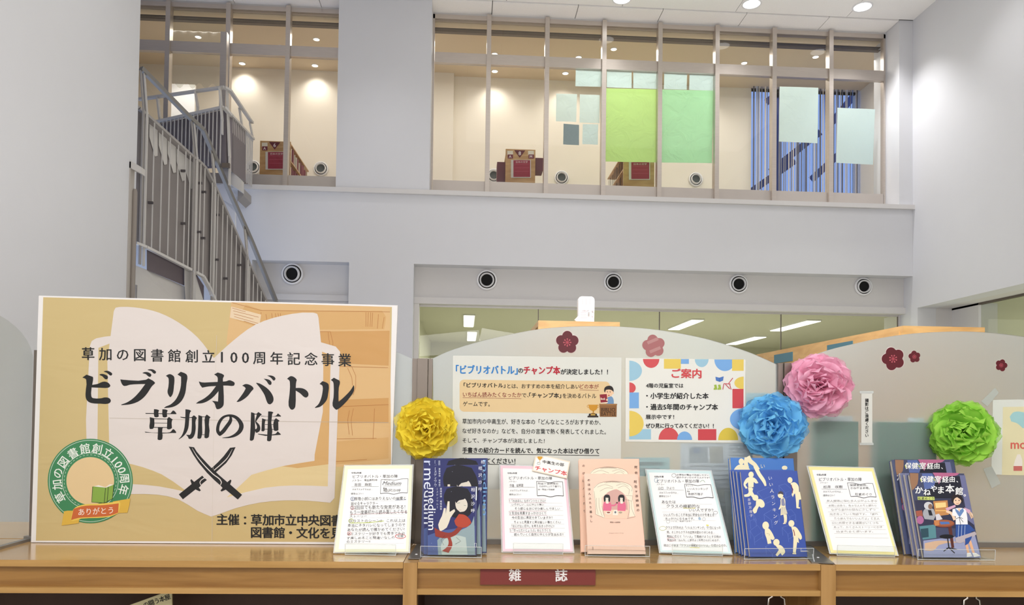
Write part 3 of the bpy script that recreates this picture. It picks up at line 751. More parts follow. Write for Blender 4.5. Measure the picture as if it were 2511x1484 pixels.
# upper landing and the flight that turns away from it
Yc, Yl, Yr = 10.2, 10.55, 11.45
C0 = AY(550, 214, Yc); Lf = AY(340, 244, Yl); Rt = AY(618, 301, Yr)
ribbon3('handrail', [Lf, C0], 0.03, M_LIGHTSTEEL, 0.05); ribbon3('handrail', [C0, AY(564, 222, 10.3), Rt], 0.03, M_LIGHTSTEEL, 0.05)
Lp, Cp, Cq, Rp = AY(340, 309, Yl), AY(549, 263, Yc), AY(566, 283, 10.3), AY(620, 341, Yr)
for a, b in ((Lp, Cp), (Cp, Cq), (Cq, Rp)): ribbon3('panel_top_bar', [a, b], 0.03, M_LIGHTSTEEL, 0.06)
Lb, Cb, Cbq, Rb = AY(340, 420, Yl), AY(549, 405, Yc), AY(566, 418, 10.3), AY(620, 458, Yr)
g = G()
for (a, b, c, d) in ((Lp, Cp, Cb, Lb), (Cp, Cq, Cbq, Cb), (Cq, AY(598, 317, 10.95), AY(598, 442, 10.95), Cbq)):
    g.prism([p+np.array([0, 0.07, 0]) for p in (a, b, c, d)], (0, 0.02, 0))
g.build('landing_plate', mat('landing_plate', '766f73', 0.6, noise=0.04), st)
def bal_between(a, b, c, d, ks, m=M_LIGHTSTEEL, w=0.0065):
    for f in ks:
        p = lerp(a, b, f); q = lerp(c, d, f)
        G().box((p[0]-w, p[1]-0.008, q[2]), (p[0]+w, p[1]+0.01, p[2])).build('baluster', m, st)
bal_between(Lp, Cp, Lb, Cb, np.linspace(0.25, 0.97, 17))
bal_between(Cq, Rp, Cbq, Rb, np.linspace(0.08, 0.98, 13))
for px, yt, yb, Y in ((392, 237, 312, 10.48), (485, 223, 280, 10.3), (545, 215, 330, 10.19), (563, 222, 455, 10.3), (593, 266, 320, 10.9), (619, 302, 345, 11.4)):
    a = AY(px-6, yt, Y); b = AY(px, yt+(yb-yt)*0.7, Y); c = AY(px, yb, Y)
    G().bar(a, b, 0.02, 0.07, up=(0, 1, 0)).bar(b, c, 0.02, 0.05, up=(0, 1, 0)).build('post', M_LIGHTSTEEL, st)
# stringer edge and corbel where the flight meets the balcony
g = G()
g.prism([AY(*p, 10.5) for p in ((545, 402), (566, 418), (592, 441), (592, 470), (566, 452), (545, 436))], (0, 0.12, 0))
g.build('landing_beam', M_LIGHTSTEEL, st)
G().prism([AY(*p, 11.0) for p in ((583, 455), (597, 462), (597, 480), (583, 492))], (0, 0.4, 0)).build('corbel', M_GRAYSTEEL, st)
g = G()
for q in (((531, 455), (552, 450), (580, 480), (582, 508), (560, 498), (541, 486)), ((547, 492), (576, 520), (578, 590), (570, 560))):
    g.prism([AY(*p, 11.2) for p in q], (0, 0.05, 0))
g.build('lower_flight_side', M_WHITE, st)
G().box(AY(553, 405, 10.18)+np.array([-0.05, 0, -0.03]), AY(553, 405, 10.18)+np.array([0.05, 0.04, 0.03])).build('clip', M_STEEL_D, st)
# tall steel fin rising from the landing
a, b = AY(541, 77, 10.9), AY(553, 232, 10.9)
o = G().box((a[0], 10.9, b[2]-0.2), (b[0], 11.0, a[2])).build('steel_fin', M_STEEL)
tag(o, 'tall brushed steel fin standing behind the landing railing', 'post')
# newel frame against the end of the left wall
nf = thing('steel_door_frame', 'grey steel frame with a short top arm at the end of the left wall', 'frame', (XL, 8.8, 0))
zb = 1.0
def col(px0, px1, pyt, Y, m, name, d=0.1):
    a = AY(px0, pyt, Y); b = AY(px1, pyt, Y)
    G().box((a[0], Y, zb), (b[0], Y+d, a[2])).build(name, m, nf)
YN = 8.62
col(291, 300, 396, YN, mat('taupe_gray_steel', '7d7772', 0.5, noise=0.02), 'upright'); col(302, 311, 396, YN+0.01, mat('warm_gray_steel', '6f6863', 0.5), 'upright')
col(313, 321, 396, YN, mat('pale_taupe_steel', 'b3ada6', 0.5, noise=0.02), 'upright')
a = AY(306, 390, YN); b = AY(346, 411, YN)
G().prism([AY(*p, YN) for p in ((302, 390), (312, 389), (347, 410), (347, 426), (321, 413), (302, 402))], (0, 0.1, 0)).build('top_arm', M_LIGHTSTEEL, nf)
a = AY(322, 462, YN+0.05); b = AY(334, 470, YN+0.05)
G().lathe(((a[0]+b[0])/2, YN+0.08, zb), (0, 0, 1), [((b[0]-a[0])/2, 0), ((b[0]-a[0])/2, a[2]-zb-0.03), ((b[0]-a[0])*0.3, a[2]-zb), (0.001, a[2]-zb+0.005)], 20).build('round_post', mat('taupe_steel', '8a827a', 0.5), nf, smooth=True)
# transparent sheets hung behind the glass over the landing
vs = thing('vinyl_sheet', 'clear vinyl sheet hanging from a ringed rail behind the left high window', 'curtain', at_y(480, 30, YW+0.35))
g = G(); c0, c1 = at_y(420, 24, YW+0.35), at_y(550, 213, YW+0.35)
n = 26; V = []
for i in range(n+1):
    x = c0[0]+(c1[0]-c0[0])*i/n; y = YW+0.35+0.008*math.sin(i*1.3)
    V += [(x, y, c1[2]+0.05*math.sin(i)), (x, y, c0[2])]
F = [(2*i, 2*i+2, 2*i+3, 2*i+1) for i in range(n)]
V = np.array(V); nn = len(V)
g.add(np.vstack([V, V+[0, 0.003, 0]]), F+[tuple(k+nn for k in f[::-1]) for f in F])
g.build('clear_film', glass('clear_vinyl', 'fafaf6', 0.02, alpha=0.10), vs, smooth=True)
G().bar(at_y(418, 26, YW+0.33), at_y(552, 30, YW+0.33), 0.03, 0.09).build('rail', mat('rail_green_gray', 'a8a58c', 0.5, metal=0.3), vs)
for i in range(5):
    p = at_y(432+28*i, 24+i, YW+0.30); G().lathe(p, (0, -1, 0), [(0.026, 0), (0.026, 0.02), (0.014, 0.02), (0.014, 0)], 16).build('ring', M_STEEL_D, vs)
a, b = at_y(413, 205, 13.6), at_y(476, 300, 13.6)
o = G().box((a[0], 13.6, ZL), (b[0], 13.65, a[2])).build('door_2', mat('white_door', 'f6f4ef', 0.5, noise=0.01)); structure(o)
spot((a[0]+0.3, 12.6, 7.8), (a[0]+0.3, 13.6, 6.4), 60, 60, 0.8, NEUT)
a, b = at_y(476, 160, 13.7), at_y(545, 300, 13.7)
# ================================================================== the bookcase with its display top
ZS = 1.2
PA, PB = at_z(0, 1373, ZS), at_z(2511, 1387, ZS)
SD = nrm(PB-PA); TD = np.array([-SD[1], SD[0], 0.0]); ZD = np.array([0, 0, 1.0])
def SH(s, t, z): return PA+SD*s+TD*t+np.array([0, 0, z-ZS])
def proj(P):
    v = CAMB @ (np.asarray(P, float)-EYE); return v[0]/v[2]*FPX+CXP, -v[1]/v[2]*FPX+CYP
def s_at(px, t, z):
    a, b = -2.0, 4.0
    for _ in range(50):
        m = (a+b)/2
        if proj(SH(m, t, z))[0] < px: a = m
        else: b = m
    return (a+b)/2
def TP(px, py, t): return on_plane([(px, py)], PA+TD*t, TD)[0]
_b = at_z(1255, 1334, ZS); TPN = float((_b-PA) @ TD)            # where the partition stands
def sbox(g, s0, s1, t0, t1, z0, z1):
    return g.hexa([SH(s0, t0, z0), SH(s1, t0, z0), SH(s1, t1, z0), SH(s0, t1, z0)], [SH(s0, t0, z1), SH(s1, t0, z1), SH(s1, t1, z1), SH(s0, t1, z1)])
W_TOP = wood('beech_top', 'b48c52', 'c69d63', stretch=(1.0, 10, 10), scale=1.5, rough=0.2, coat=0.6)
W_EDGE = wood('beech_edge', 'ad8448', 'c1975a', stretch=(1.2, 5, 26), scale=2.0)
W_FASC = wood('beech_fascia', '8d6430', 'a2783f', stretch=(1.6, 6, 26), scale=2.4)
W_POST = wood('beech_post', 'a37a42', 'ba9058', stretch=(22, 22, 2.0), scale=1.6)
M_CAV = mat('dark_brown_lining', '3a220f', 0.55, noise=0.12, nscale=5, stretch=(1, 1, 6))  # very dark brown for the inside of the open bays
bc = thing('display_bookcase', 'low beech bookcase in front carrying the banner, cards and books', 'bookcase', SH(1.0, 0.1, 0))
sp0, sp1 = s_at(989, 0, 1.17), s_at(1023, 0, 1.17)
sq0, sq1 = s_at(2012, 0, 1.17), s_at(2048, 0, 1.17)
bays = [(-0.35, sp0), (sp1, sq0), (sq1, sq1+0.81)]
for i, (a, b) in enumerate(bays):
    sbox(G(), a+0.0008, b-0.0008, 0.0, TPN+0.02, ZS-0.012, ZS).build('top_board', W_TOP, bc)
    sbox(G(), a+0.0008, b-0.0008, -0.0015, 0.0, ZS-0.0125, ZS-0.0005).build('top_edge', W_EDGE, bc)
    sbox(G(), a, b, 0.010, 0.024, ZS-0.054, ZS-0.012).build('fascia', W_FASC, bc)
    sbox(G(), a, b, -0.0005, 0.024, ZS-0.0645, ZS-0.0535).build('bottom_rail', W_EDGE, bc)
    sbox(G(), a, b, 0.19, 0.2, 0.1, ZS-0.012).build('back_panel', M_CAV, bc)
    sbox(G(), a, b, 0.0, 0.19, 0.75, 0.77).build('shelf', W_EDGE, bc)
    sbox(G(), a-0.006, a+0.001, 0.03, 0.19, 0.1, ZS-0.012).build('side_lining', M_CAV, bc)
    sbox(G(), a, b, 0.0, 0.2, 0.0, 0.1).build('plinth', W_FASC, bc)
    # other half of the double-sided case behind the partition
    sbox(G(), a+0.0008, b-0.0008, TPN+0.03, TPN+0.28, ZS-0.02, ZS).build('rear_top_board', W_TOP, bc)
for a, b in ((sp0, sp1), (sq0, sq1)):
    sbox(G(), a, b, -0.003, 0.2, 0.0, ZS-0.001).build('upright', W_POST, bc)
sbox(G(), sq1+0.81, sq1+0.84, -0.003, 0.2, 0.0, ZS).build('upright', W_POST, bc)
sbox(G(), -0.38, -0.35, -0.003, 0.2, 0.0, ZS).build('upright', W_POST, bc)
# steel angles lying on the uprights
M_ANG = mat('gray_steel_angle', '7f7b78', 0.35, metal=0.6, noise=0.05)
for k, (f0, f1, b0, b1) in enumerate(((1000, 1031, 1022, 1058), (1990, 2046, 1950, 1985))):
    P = [at_z(f0, 1372 if k == 0 else 1381, ZS), at_z(f1, 1372 if k == 0 else 1384, ZS), at_z(b1, 1337, ZS), at_z(b0, 1337, ZS)]
    o = G().prism([p+np.array([0, 0, 0.0003]) for p in P], (0, 0, 0.002)).build('steel_angle', M_ANG, bc)
    c = (P[0]+P[1])/2+(P[3]-P[0])*0.25; G().lathe(c+[0, 0, 0.0023], (0, 0, 1), [(0.003, 0), (0.002, 0.001), (0.0001, 0.0012)], 12).build('screw', M_WHITE, bc)
# red shelf sign
sg = thing('shelf_sign', 'dark red sign plate with two white characters on the middle fascia', 'sign', SH(s_at(1318, 0, 1.17), 0.006, ZS-0.05))
a, b = TP(1178, 1391, 0.006), TP(1460, 1434, 0.006)
s0, s1 = float((a-PA) @ SD), float((b-PA) @ SD)
zt_, zb_ = float(a[2]), float(TP(1178, 1434, 0.006)[2])
sbox(G(), s0, s1, 0.006, 0.0098, zb_, zt_).build('plate', mat('sign_red', '7a3029', 0.45, noise=0.03), sg)
C = Canvas(SH(0, 0.006, 0), TD, sg)
C.text('雑', 1248, 1395, 1277, 1425, 'e9e5e2', 3, 0.03); C.text('誌', 1362, 1395, 1391, 1426, 'e9e5e2', 3, 0.03); C.build('lettering')
# magazine in the left bay, chrome hooks in the others
mg = thing('magazine', 'yellow magazine with black lettering slanting in the left bay', 'magazine', SH(s_at(380, 0.06, 1.1), 0.06, 0.95))
Q = [(421, 1447), (422, 1560), (180, 1560), (180, 1530), (330, 1484), (352, 1468)]
G().prism([TP(*p, 0.06) for p in [(421, 1447), (425, 1600), (150, 1600), (150, 1545)]], TD*0.004).build('cover', mat('pale_yellow_cover', 'cfc79a', 0.5, noise=0.03), mg)
C = Canvas(SH(0, 0.06, 0), TD, mg)
for i, ch in enumerate('の闘う本屋'): C.glyph(ch, 358+13.2*i, 1483-4.6*i, 15, '1a1a1a', 2, 0.03, rot=-20)
C.build('lettering')
M_CHROME = mat('chrome', 'b5b0a8', 0.2, metal=1.0, noise=0.02)
for i, (x, y) in enumerate(((1893, 1454), (1915, 1454), (2371, 1458), (2393, 1458))):
    p = TP(x, y, 0.05); L = 1 if i % 2 else -1
    o = G().tube([p+ZD*0.004, p-ZD*0.008, p-ZD*0.012+SD*0.007*L, p-ZD*0.03+SD*0.009*L, p-ZD*0.06+SD*(0.018 if L > 0 else 0.009)*L], 0.0028, 8).build('display_hook', M_CHROME, smooth=True)
    tag(o, ('chrome hook under the middle fascia, left of its pair', 'chrome hook under the middle fascia, right of its pair', 'chrome hook under the right fascia, left of its pair', 'chrome hook under the right fascia, right of its pair')[i], 'hook')

# ------------------------------------------------------------------ partition
def frosted():
    m = bpy.data.materials.new('frosted_acrylic'); m.use_nodes = True; nt = m.node_tree; nt.nodes.clear()
    out = nt.nodes.new('ShaderNodeOutputMaterial')
    d = nt.nodes.new('ShaderNodeBsdfDiffuse'); d.inputs[0].default_value = (*lin('fbfcfa'), 1)
    tl = nt.nodes.new('ShaderNodeBsdfTranslucent'); tl.inputs[0].default_value = (*lin('fbfcfa'), 1)
    r = nt.nodes.new('ShaderNodeBsdfRefraction'); r.inputs['Roughness'].default_value = 0.62; r.inputs['IOR'].default_value = 1.3
    r.inputs[0].default_value = (*lin('f5f9fc'), 1)
    gl = nt.nodes.new('ShaderNodeBsdfGlossy'); gl.inputs['Roughness'].default_value = 0.15
    a = nt.nodes.new('ShaderNodeMixShader'); a.inputs[0].default_value = 0.3
    b = nt.nodes.new('ShaderNodeMixShader'); b.inputs[0].default_value = 0.82
    c = nt.nodes.new('ShaderNodeMixShader'); c.inputs[0].default_value = 0.03
    nt.links.new(d.outputs[0], a.inputs[1]); nt.links.new(tl.outputs[0], a.inputs[2])
    nt.links.new(a.outputs[0], b.inputs[1]); nt.links.new(r.outputs[0], b.inputs[2])
    nt.links.new(b.outputs[0], c.inputs[1]); nt.links.new(gl.outputs[0], c.inputs[2])
    nt.links.new(c.outputs[0], out.inputs[0]); return m
M_FROST = frosted()
M_POST = mat('taupe_aluminium', '857b72', 0.35, metal=0.55, noise=0.04, nscale=5, stretch=(1, 1, 10))
pt = thing('display_partition', 'arched frosted acrylic partition with taupe posts standing on the bookcase', 'partition', SH(1.0, TPN, ZS))
def panel(top, base_y, name='panel'):
    P = smooth_poly([(float(x), float(y)) for x, y in top], False, 4, 80)
    P = [(p[0], p[1]) for p in P]+[(top[-1][0]+4, base_y), (top[0][0]+6, base_y)]
    W = on_plane(P, PA+TD*TPN, TD); W[-1, 2] = ZS+0.001; W[-2, 2] = ZS+0.001
    return G().prism(W, TD*0.004).build(name, M_FROST, pt)
panel([(1061, 879), (1099, 862), (1161, 842), (1229, 825), (1316, 808), (1380, 802), (1445, 800), (1520, 801), (1613, 809), (1680, 820), (1743, 834), (1840, 865), (1906, 894)], 1334)
panel([(1951, 888), (1990, 873), (2034, 858), (2100, 842), (2160, 829), (2240, 818), (2310, 814), (2363, 813), (2440, 817), (2511, 826), (2620, 845), (2700, 868), (2790, 900)], 1340)
panel([(92, 858), (180, 830), (300, 806), (420, 795), (520, 793), (650, 799), (800, 818), (900, 840), (975, 864), (1013, 881)], 1334)
def pstrip(x0, x1, y, t0, t1, name, m=M_POST):
    s0 = float((TP(x0, y, TPN)-PA) @ SD); s1 = float((TP(x1, y, TPN)-PA) @ SD); z = float(TP((x0+x1)/2, y, TPN)[2])
    return sbox(G(), s0, s1, TPN+t0, TPN+t1, ZS, z).build(name, m, pt)
for xs in ((1012, 1024, 1025, 1050, 1051, 1061), (1906, 1918, 1919, 1942, 1943, 1953)):
    y = 880 if xs[0] < 1500 else 891
    pstrip(xs[0], xs[1], y, -0.006, 0.01, 'post_flange'); pstrip(xs[2], xs[3], y, -0.012, 0.014, 'post'); pstrip(xs[4], xs[5], y, -0.006, 0.01, 'post_flange')
pstrip(86, 93, 859, -0.004, 0.01, 'end_post')
for a, b in ((sp1, sq0), (sq1, sq1+0.8), (-0.02+float((TP(93, 1000, TPN)-PA) @ SD), sp0)):
    sbox(G(), a, b, TPN-0.006, TPN+0.008, ZS, ZS+0.011).build('base_rail', mat('gray_rail', '8f8b86', 0.35, metal=0.5), pt)
# short side panel at the left end, seen edge-on
sL = float((TP(78, 1330, TPN)-PA) @ SD)
sbox(G(), sL-0.012, sL, -0.02, TPN, ZS, ZS+0.006).build('base_rail', mat('gray_rail', '8f8b86', 0.35, metal=0.5), pt)
Wp = [SH(sL-0.008, t, z) for t, z in [(-0.1, ZS), (TPN, ZS), (TPN, ZS+0.40)]+[(TPN*math.cos(a)-0.0, ZS+0.40+0.10*math.sin(a)) for a in np.linspace(0.15, 1.3, 8)]+[(-0.1, ZS+0.5)]]
G().prism(Wp, -SD*0.004).build('side_panel', glass('side_acrylic', 'f2f4f2', 0.008, alpha=0.06), pt)

# things standing directly behind the partition
def behind(x0, y0, x1, y1, t, col, name, label, cat, kind='box', base=True):
    t = TPN+0.0056
    a = TP(x0, y0, t); b = TP(x1, y1, t)
    s0, s1 = float((a-PA) @ SD), float((b-PA) @ SD); z1 = float(a[2]); z0 = ZS if base else float(b[2])
    o = sbox(G(), s0, s1, t, t+(0.03 if kind == 'box' else 0.001), z0, z1).build(name, mat(name+'_'+col, col, 0.6, noise=0.03), None)
    return tag(o, label, cat)
behind(2000, 1033, 2104, 1340, TPN+0.012, '2c7a5a', 'file_box', 'dark green file box behind the frosted panel, left of the notice strip', 'file box')
behind(2151, 1035, 2296, 1340, TPN+0.012, '2c7a5a', 'file_box', 'dark green file box behind the frosted panel, behind the green pompom', 'file box')
behind(1432, 1188, 1520, 1336, TPN+0.014, '9db070', 'file_box', 'yellow-green file box behind the panel between the pink card and pink books', 'file box')
behind(1590, 1190, 1800, 1336, TPN+0.014, '8f9c72', 'file_box', 'olive file box behind the panel behind the mint-bordered card', 'file box')
for q, lb in (((2010, 1020, 2090, 1034), 'clear label clip on the left green file box'), ((2226, 1025, 2264, 1036), 'clear label clip on the right green file box')):
    a = TP(q[0], q[1], TPN+0.01); b = TP(q[2], q[3], TPN+0.01)
    tag(sbox(G(), float((a-PA) @ SD), float((b-PA) @ SD), TPN+0.009, TPN+0.012, float(b[2]), float(a[2])).build('label_clip', mat('pale_clip', 'e4eae2', 0.4)), lb, 'clip')
def behind_notice(x0, y0, x1, y1, col, label, deco):
    t = TPN+0.0044; c = TP((x0+x1)/2, y1, t)
    th = thing('reversed_notice', label, 'notice', c)
    W = [TP(*p, t) for p in ((x0, y0), (x1, y0), (x1, y1), (x0, y1))]
    G().prism(W, TD*0.0006).build('paper', mat('notice_'+col, col, 0.6, noise=0.02), th)
    Cn = Canvas(SH(0, t, 0), TD, th); deco(Cn); Cn.build('printing')
def dA(c):
    c.rect(1690, 1095, 1735, 1135, 'b9c0bd', 1); c.rect(1700, 1098, 1716, 1112, '8da0b5', 2); c.rect(1740, 1095, 1772, 1136, 'c3bfae', 1)
    for k in range(5): c.rect(1785, 1092+8*k, 1835, 1094+8*k, 'a9aba6', 1)
    for k in range(14): c.rect(1692, 1142+11*k, 1835 if k % 3 else 1790, 1145+11*k, 'b4b7b0', 1)
    for k in range(3): c.rect(1692+48*k, 1200, 1728+48*k, 1222, 'c9cbb8', 2)
behind_notice(1668, 1087, 1845, 1310, 'e6e8e4', 'large pale printed sheet seen faintly through the middle panel', dA)
behind_notice(1528, 1122, 1642, 1168, 'bfe0d8', 'small mint label seen faintly through the middle panel', lambda c: (c.rect(1545, 1133, 1625, 1142, '8fa8a2', 1), c.rect(1545, 1148, 1618, 1156, '9fb4ae', 1)))
behind_notice(1829, 964, 1880, 1045, 'b8ddd6', 'mint sheet seen through the middle panel behind the blue pompom', lambda c: (c.ell(1850, 990, 14, 10, 'e8d9a8', 1), c.rect(1834, 1020, 1875, 1022, '9cc0b8', 1)))

# ------------------------------------------------------------------ plum blossoms
def blossom(cx, cy, r, rot, label, faded=False, t=None):
    t = TPN-0.0012 if t is None else t
    c = TP(cx, cy, t); k = float(np.linalg.norm(TP(cx+1, cy, t)-c))
    th = thing('plum_blossom', label, 'decoration', c)
    def outline(rr, tt):
        P = []
        for i in range(60):
            a = 2*math.pi*i/60; best = 0
            for j in range(5):
                b = math.radians(rot+72*j); d = 0.56*rr; q = 0.45*rr
                dd = d*math.cos(a-b); dis = dd*dd-(d*d-q*q)
                if dis > 0: best = max(best, dd+math.sqrt(dis))
            P.append(c+(SD*math.cos(a)+ZD*math.sin(a))*best*k-TD*tt)
        return P
    if faded:
        G().prism(outline(r, 0), -TD*0.0005).build('petals', mat('faded_blossom', 'a86a6a', 0.6, noise=0.03), th)
        Cn = Canvas(c-TD*0.0005, TD, th)
        for (x, y) in ((-2, -13), (4, 9)):
            Cn.poly([(cx+x-15, cy+y+2), (cx+x+11, cy+y-9), (cx+x+14, cy+y-2), (cx+x-12, cy+y+9)], 'b98a87', 1)
        Cn.build('tape_mark'); return
    G().prism(outline(r*1.05, 0), -TD*0.0004).build('white_edge', mat('blossom_edge', 'e7d8d5', 0.5), th)
    G().prism(outline(r, 0.0004), -TD*0.0006).build('petals', mat('blossom_red', '5e0f1c', 0.45, noise=0.05, nscale=20), th)
    Cn = Canvas(c-TD*0.001, TD, th)
    for j in range(8):
        a = math.radians(j*45+rot); x, y = cx+math.cos(a)*r*0.3, cy+math.sin(a)*r*0.3
        Cn.brush([(cx, cy), (x, y)], 'b8505c', 1, w=r*0.05, sm=1); Cn.ell(x, y, r*0.065, r*0.065, 'c2606a', 2, n=10)
    Cn.build('stamens')
blossom(1391, 840, 28, 90, 'dark red paper plum blossom high on the middle panel')
blossom(1603, 849, 28, 100, 'faded blossom seen from behind with two tape marks', True, TPN-0.001)
blossom(2190, 880, 28, 110, 'large dark red plum blossom on the right panel')
blossom(2242, 875, 14.5, 98, 'small plum blossom touching the large one on the right panel')
blossom(2455, 896, 14.5, 72, 'small lone plum blossom at the right above the tape')

# ------------------------------------------------------------------ posters on the middle panel
def poster(name, q, m, label, cat, t=0.0008, th_=0.0006):
    tt = TPN-t-th_; W = [TP(*p, tt) for p in q]
    c = (W[2]+W[3])/2
    o = thing(name, label, cat, c)
    G().prism(W, TD*th_).build('paper', m, o)
    return o, Canvas(SH(0, tt, 0), TD, o)
M_PP = sheet('laminated_white', 'e9eae2', 0.15, through=0.0)
o, C = poster('notice_poster', ((1111, 872), (1524, 877), (1522, 1200), (1108, 1200)), M_PP, 'large white notice with blue and red heading on the middle panel', 'poster')
C.frame(960, 700, 3.0917)
BL, RD, K = '2f7fc4', 'b52335', '1c1c1e'
C.text('「ビブリオバトル」', 490, 604, 955, 672, BL, 6, 0.045, slope=0.008)
C.text('の', 962, 630, 997, 664, K, 6, 0.045)
C.text('チャンプ本', 1003, 612, 1278, 674, RD, 6, 0.05, slope=0.008)
C.text('が決定しました！！', 1283, 634, 1640, 676, K, 6, 0.04, slope=0.004)
C.rrect(516, 714, 1656, 957, 34, 'e0c596', 1, slope=0.014)
for tx, x0, y0, x1, y1, c, b in (
    ('「ビブリオバトル」', 548, 738, 862, 774, K, 0.035), ('とは、おすすめの本を紹介しあい', 878, 745, 1425, 781, K, 0.008), ('どの本が', 1427, 748, 1571, 784, '8e3a3a', 0.008),
    ('いちばん読みたくなったか', 542, 808, 985, 846, '8e3a3a', 0.008), ('で、', 987, 820, 1040, 848, K, 0.008), ('「チャンプ本」', 1045, 814, 1285, 852, K, 0.035), ('を決めるバトル', 1297, 818, 1552, 856, K, 0.008),
    ('ゲームです。', 542, 880, 745, 916, K, 0.008)):
    C.text(tx, x0, y0, x1, y1, c, 6, b, slope=0.008)
C.brush([(1425, 793), (1571, 796)], '8e3a3a', 5, w=2, sm=1); C.brush([(540, 851), (985, 859)], '8e3a3a', 5, w=2, sm=1)
for tx, x0, y0, x1, y1, b in (
    ('草加市内の中高生が、好きな本の「どんなところがおすすめか、', 538, 1010, 1585, 1050, 0.008),
    ('なぜ好きなのか」などを、自分の言葉で熱く発表してくれました。', 538, 1083, 1625, 1122, 0.008),
    ('そして、チャンプ本が決定しました！', 538, 1157, 1160, 1193, 0.008),
    ('手書きの紹介カードを読んで、気になった本はぜひ借りて', 538, 1228, 1575, 1270, 0.035),
    ('読んでみてください！', 538, 1308, 938, 1350, 0.035)):
    C.text(tx, x0, y0, x1, y1, K, 6, b, slope=0.008)
C.brush([(538, 1276), (1574, 1290)], K, 5, w=4, sm=1); C.brush([(538, 1352), (938, 1360)], K, 5, w=4, sm=1)
C.build('lettering')
# clip-art reader at a podium with a cup
C.poly([(1640, 850), (1660, 838), (1675, 848), (1684, 870), (1685, 900), (1632, 900), (1632, 865)], '6f93b8', 2, sm=3)
C.ell(1647, 812, 32, 33, 'efc9a4', 3); C.poly([(1612, 800), (1617, 775), (1640, 762), (1668, 765), (1682, 785), (1684, 812), (1676, 800), (1650, 790), (1625, 793), (1618, 815)], '2a2523', 4, sm=3)
C.ell(1613, 815, 6, 7, 'efc9a4', 3); C.ell(1680, 817, 6, 7, 'efc9a4', 3)
for x in (1636, 1658): C.brush([(x-7, 801 if x < 1645 else 805), (x+6, 805 if x < 1645 else 801)], '3a2a26', 5, w=2.5, sm=1); C.ell(x, 811, 3, 3, '3a2a26', 5, n=10)
C.brush([(1647, 815), (1643, 823)], 'c98d6c', 5, w=2, sm=1); C.ell(1647, 834, 7, 4, 'b5484c', 5, n=14)
C.poly([(1578, 828), (1632, 824), (1637, 884), (1586, 890)], '8c2634', 5); C.poly([(1582, 890), (1640, 884), (1640, 892), (1588, 897)], 'ead9c0', 5)
C.text('Book', 1586, 852, 1620, 868, 'f0e3d0', 6, 0.03); C.ell(1634, 868, 7, 8, 'efc9a4', 6)
C.poly([(1577, 903), (1708, 900), (1706, 997), (1578, 996)], '8b6038', 3); C.rect(1574, 898, 1710, 908, 'a07448', 4)
for y in (930, 962): C.rect(1580, y, 1705, y+2, '6e4a2a', 4)
C.text('BIBLIO', 1590, 930, 1696, 957, '2a1a10', 6, 0.005); C.text('BATTLE', 1588, 961, 1700, 988, '2a1a10', 6, 0.005)
C.poly([(1492, 905), (1565, 905), (1555, 940), (1530, 955), (1503, 940)], 'c98f2c', 4, sm=3); C.ring(1492, 917, 9, 9, 3, 'c98f2c', 4, n=16); C.ring(1565, 917, 9, 9, 3, 'c98f2c', 4, n=16)
C.poly([(1524, 950), (1535, 950), (1532, 965), (1548, 972), (1510, 972), (1527, 965)], 'b57f24', 4); C.poly([(1498, 972), (1556, 973), (1560, 990), (1494, 989)], '2d2622', 4); C.rect(1486, 989, 1568, 1001, '3a2f28', 4); C.rect(1510, 976, 1545, 986, 'c9a24a', 5)
C.build('printed_picture')

o, C = poster('guide_poster', ((1534, 878), (1828, 882), (1825, 1086), (1534, 1083)), sheet('guide_white', 'eeeee6', 0.1), 'guide poster bordered with coloured circles and squares on the middle panel', 'poster')
C.frame(1500, 700, 3.0917)
def half(cx, cy, rx, ry, a0, a1, c, l=1): C.ell(cx, cy, rx, ry, c, l, a0, a1)
lb, rd, yl, bl_ = '9cc5d8', 'd05458', 'e3c860', '79aade'
half(134, 648, 95, 77, -90, 90, lb); half(299, 558, 62, 68, 0, 180, rd); C.rect(396, 558, 524, 632, yl, 1); C.rect(524, 559, 585, 595, bl_, 2)
half(682, 560, 52, 60, 0, 180, lb); half(858, 562, 80, 88, 0, 180, bl_); C.rect(912, 562, 1000, 648, yl, 2)
half(134, 778, 48, 42, -90, 90, rd); C.rect(134, 812, 206, 932, bl_, 2)
half(1000, 740, 70, 48, 90, 270, yl); C.rect(915, 785, 999, 932, 'cc4a50', 2); half(998, 1015, 102, 82, 90, 270, bl_, 3)
C.rect(132, 1090, 298, 1168, lb, 1); half(134, 1048, 108, 97, -90, 90, yl, 2)
half(433, 1170, 78, 92, 180, 360, rd); half(552, 1172, 57, 64, 180, 360, bl_, 2); C.rect(654, 1090, 793, 1174, 'cc4a50', 1); half(883, 1174, 76, 94, 180, 360, 'd9c04a', 1)
C.build('printed_pattern')
C.text('ご案内', 455, 632, 678, 702, 'cf4a4e', 6, 0.045, slope=0.01)
for tx, x0, y0, x1, y1, b in (('4階の児童室では', 260, 742, 542, 777, 0.03), ('・小学生が紹介した本', 262, 814, 733, 860, 0.04), ('・過去5年間のチャンプ本', 262, 898, 804, 945, 0.04),
                              ('展示中です！', 258, 980, 472, 1015, 0.035), ('ぜひ見に行ってみてください！！', 258, 1046, 772, 1083, 0.035)):
    C.text(tx, x0, y0, x1, y1, '1d1d1f', 6, b, slope=0.003)
C.build('lettering')
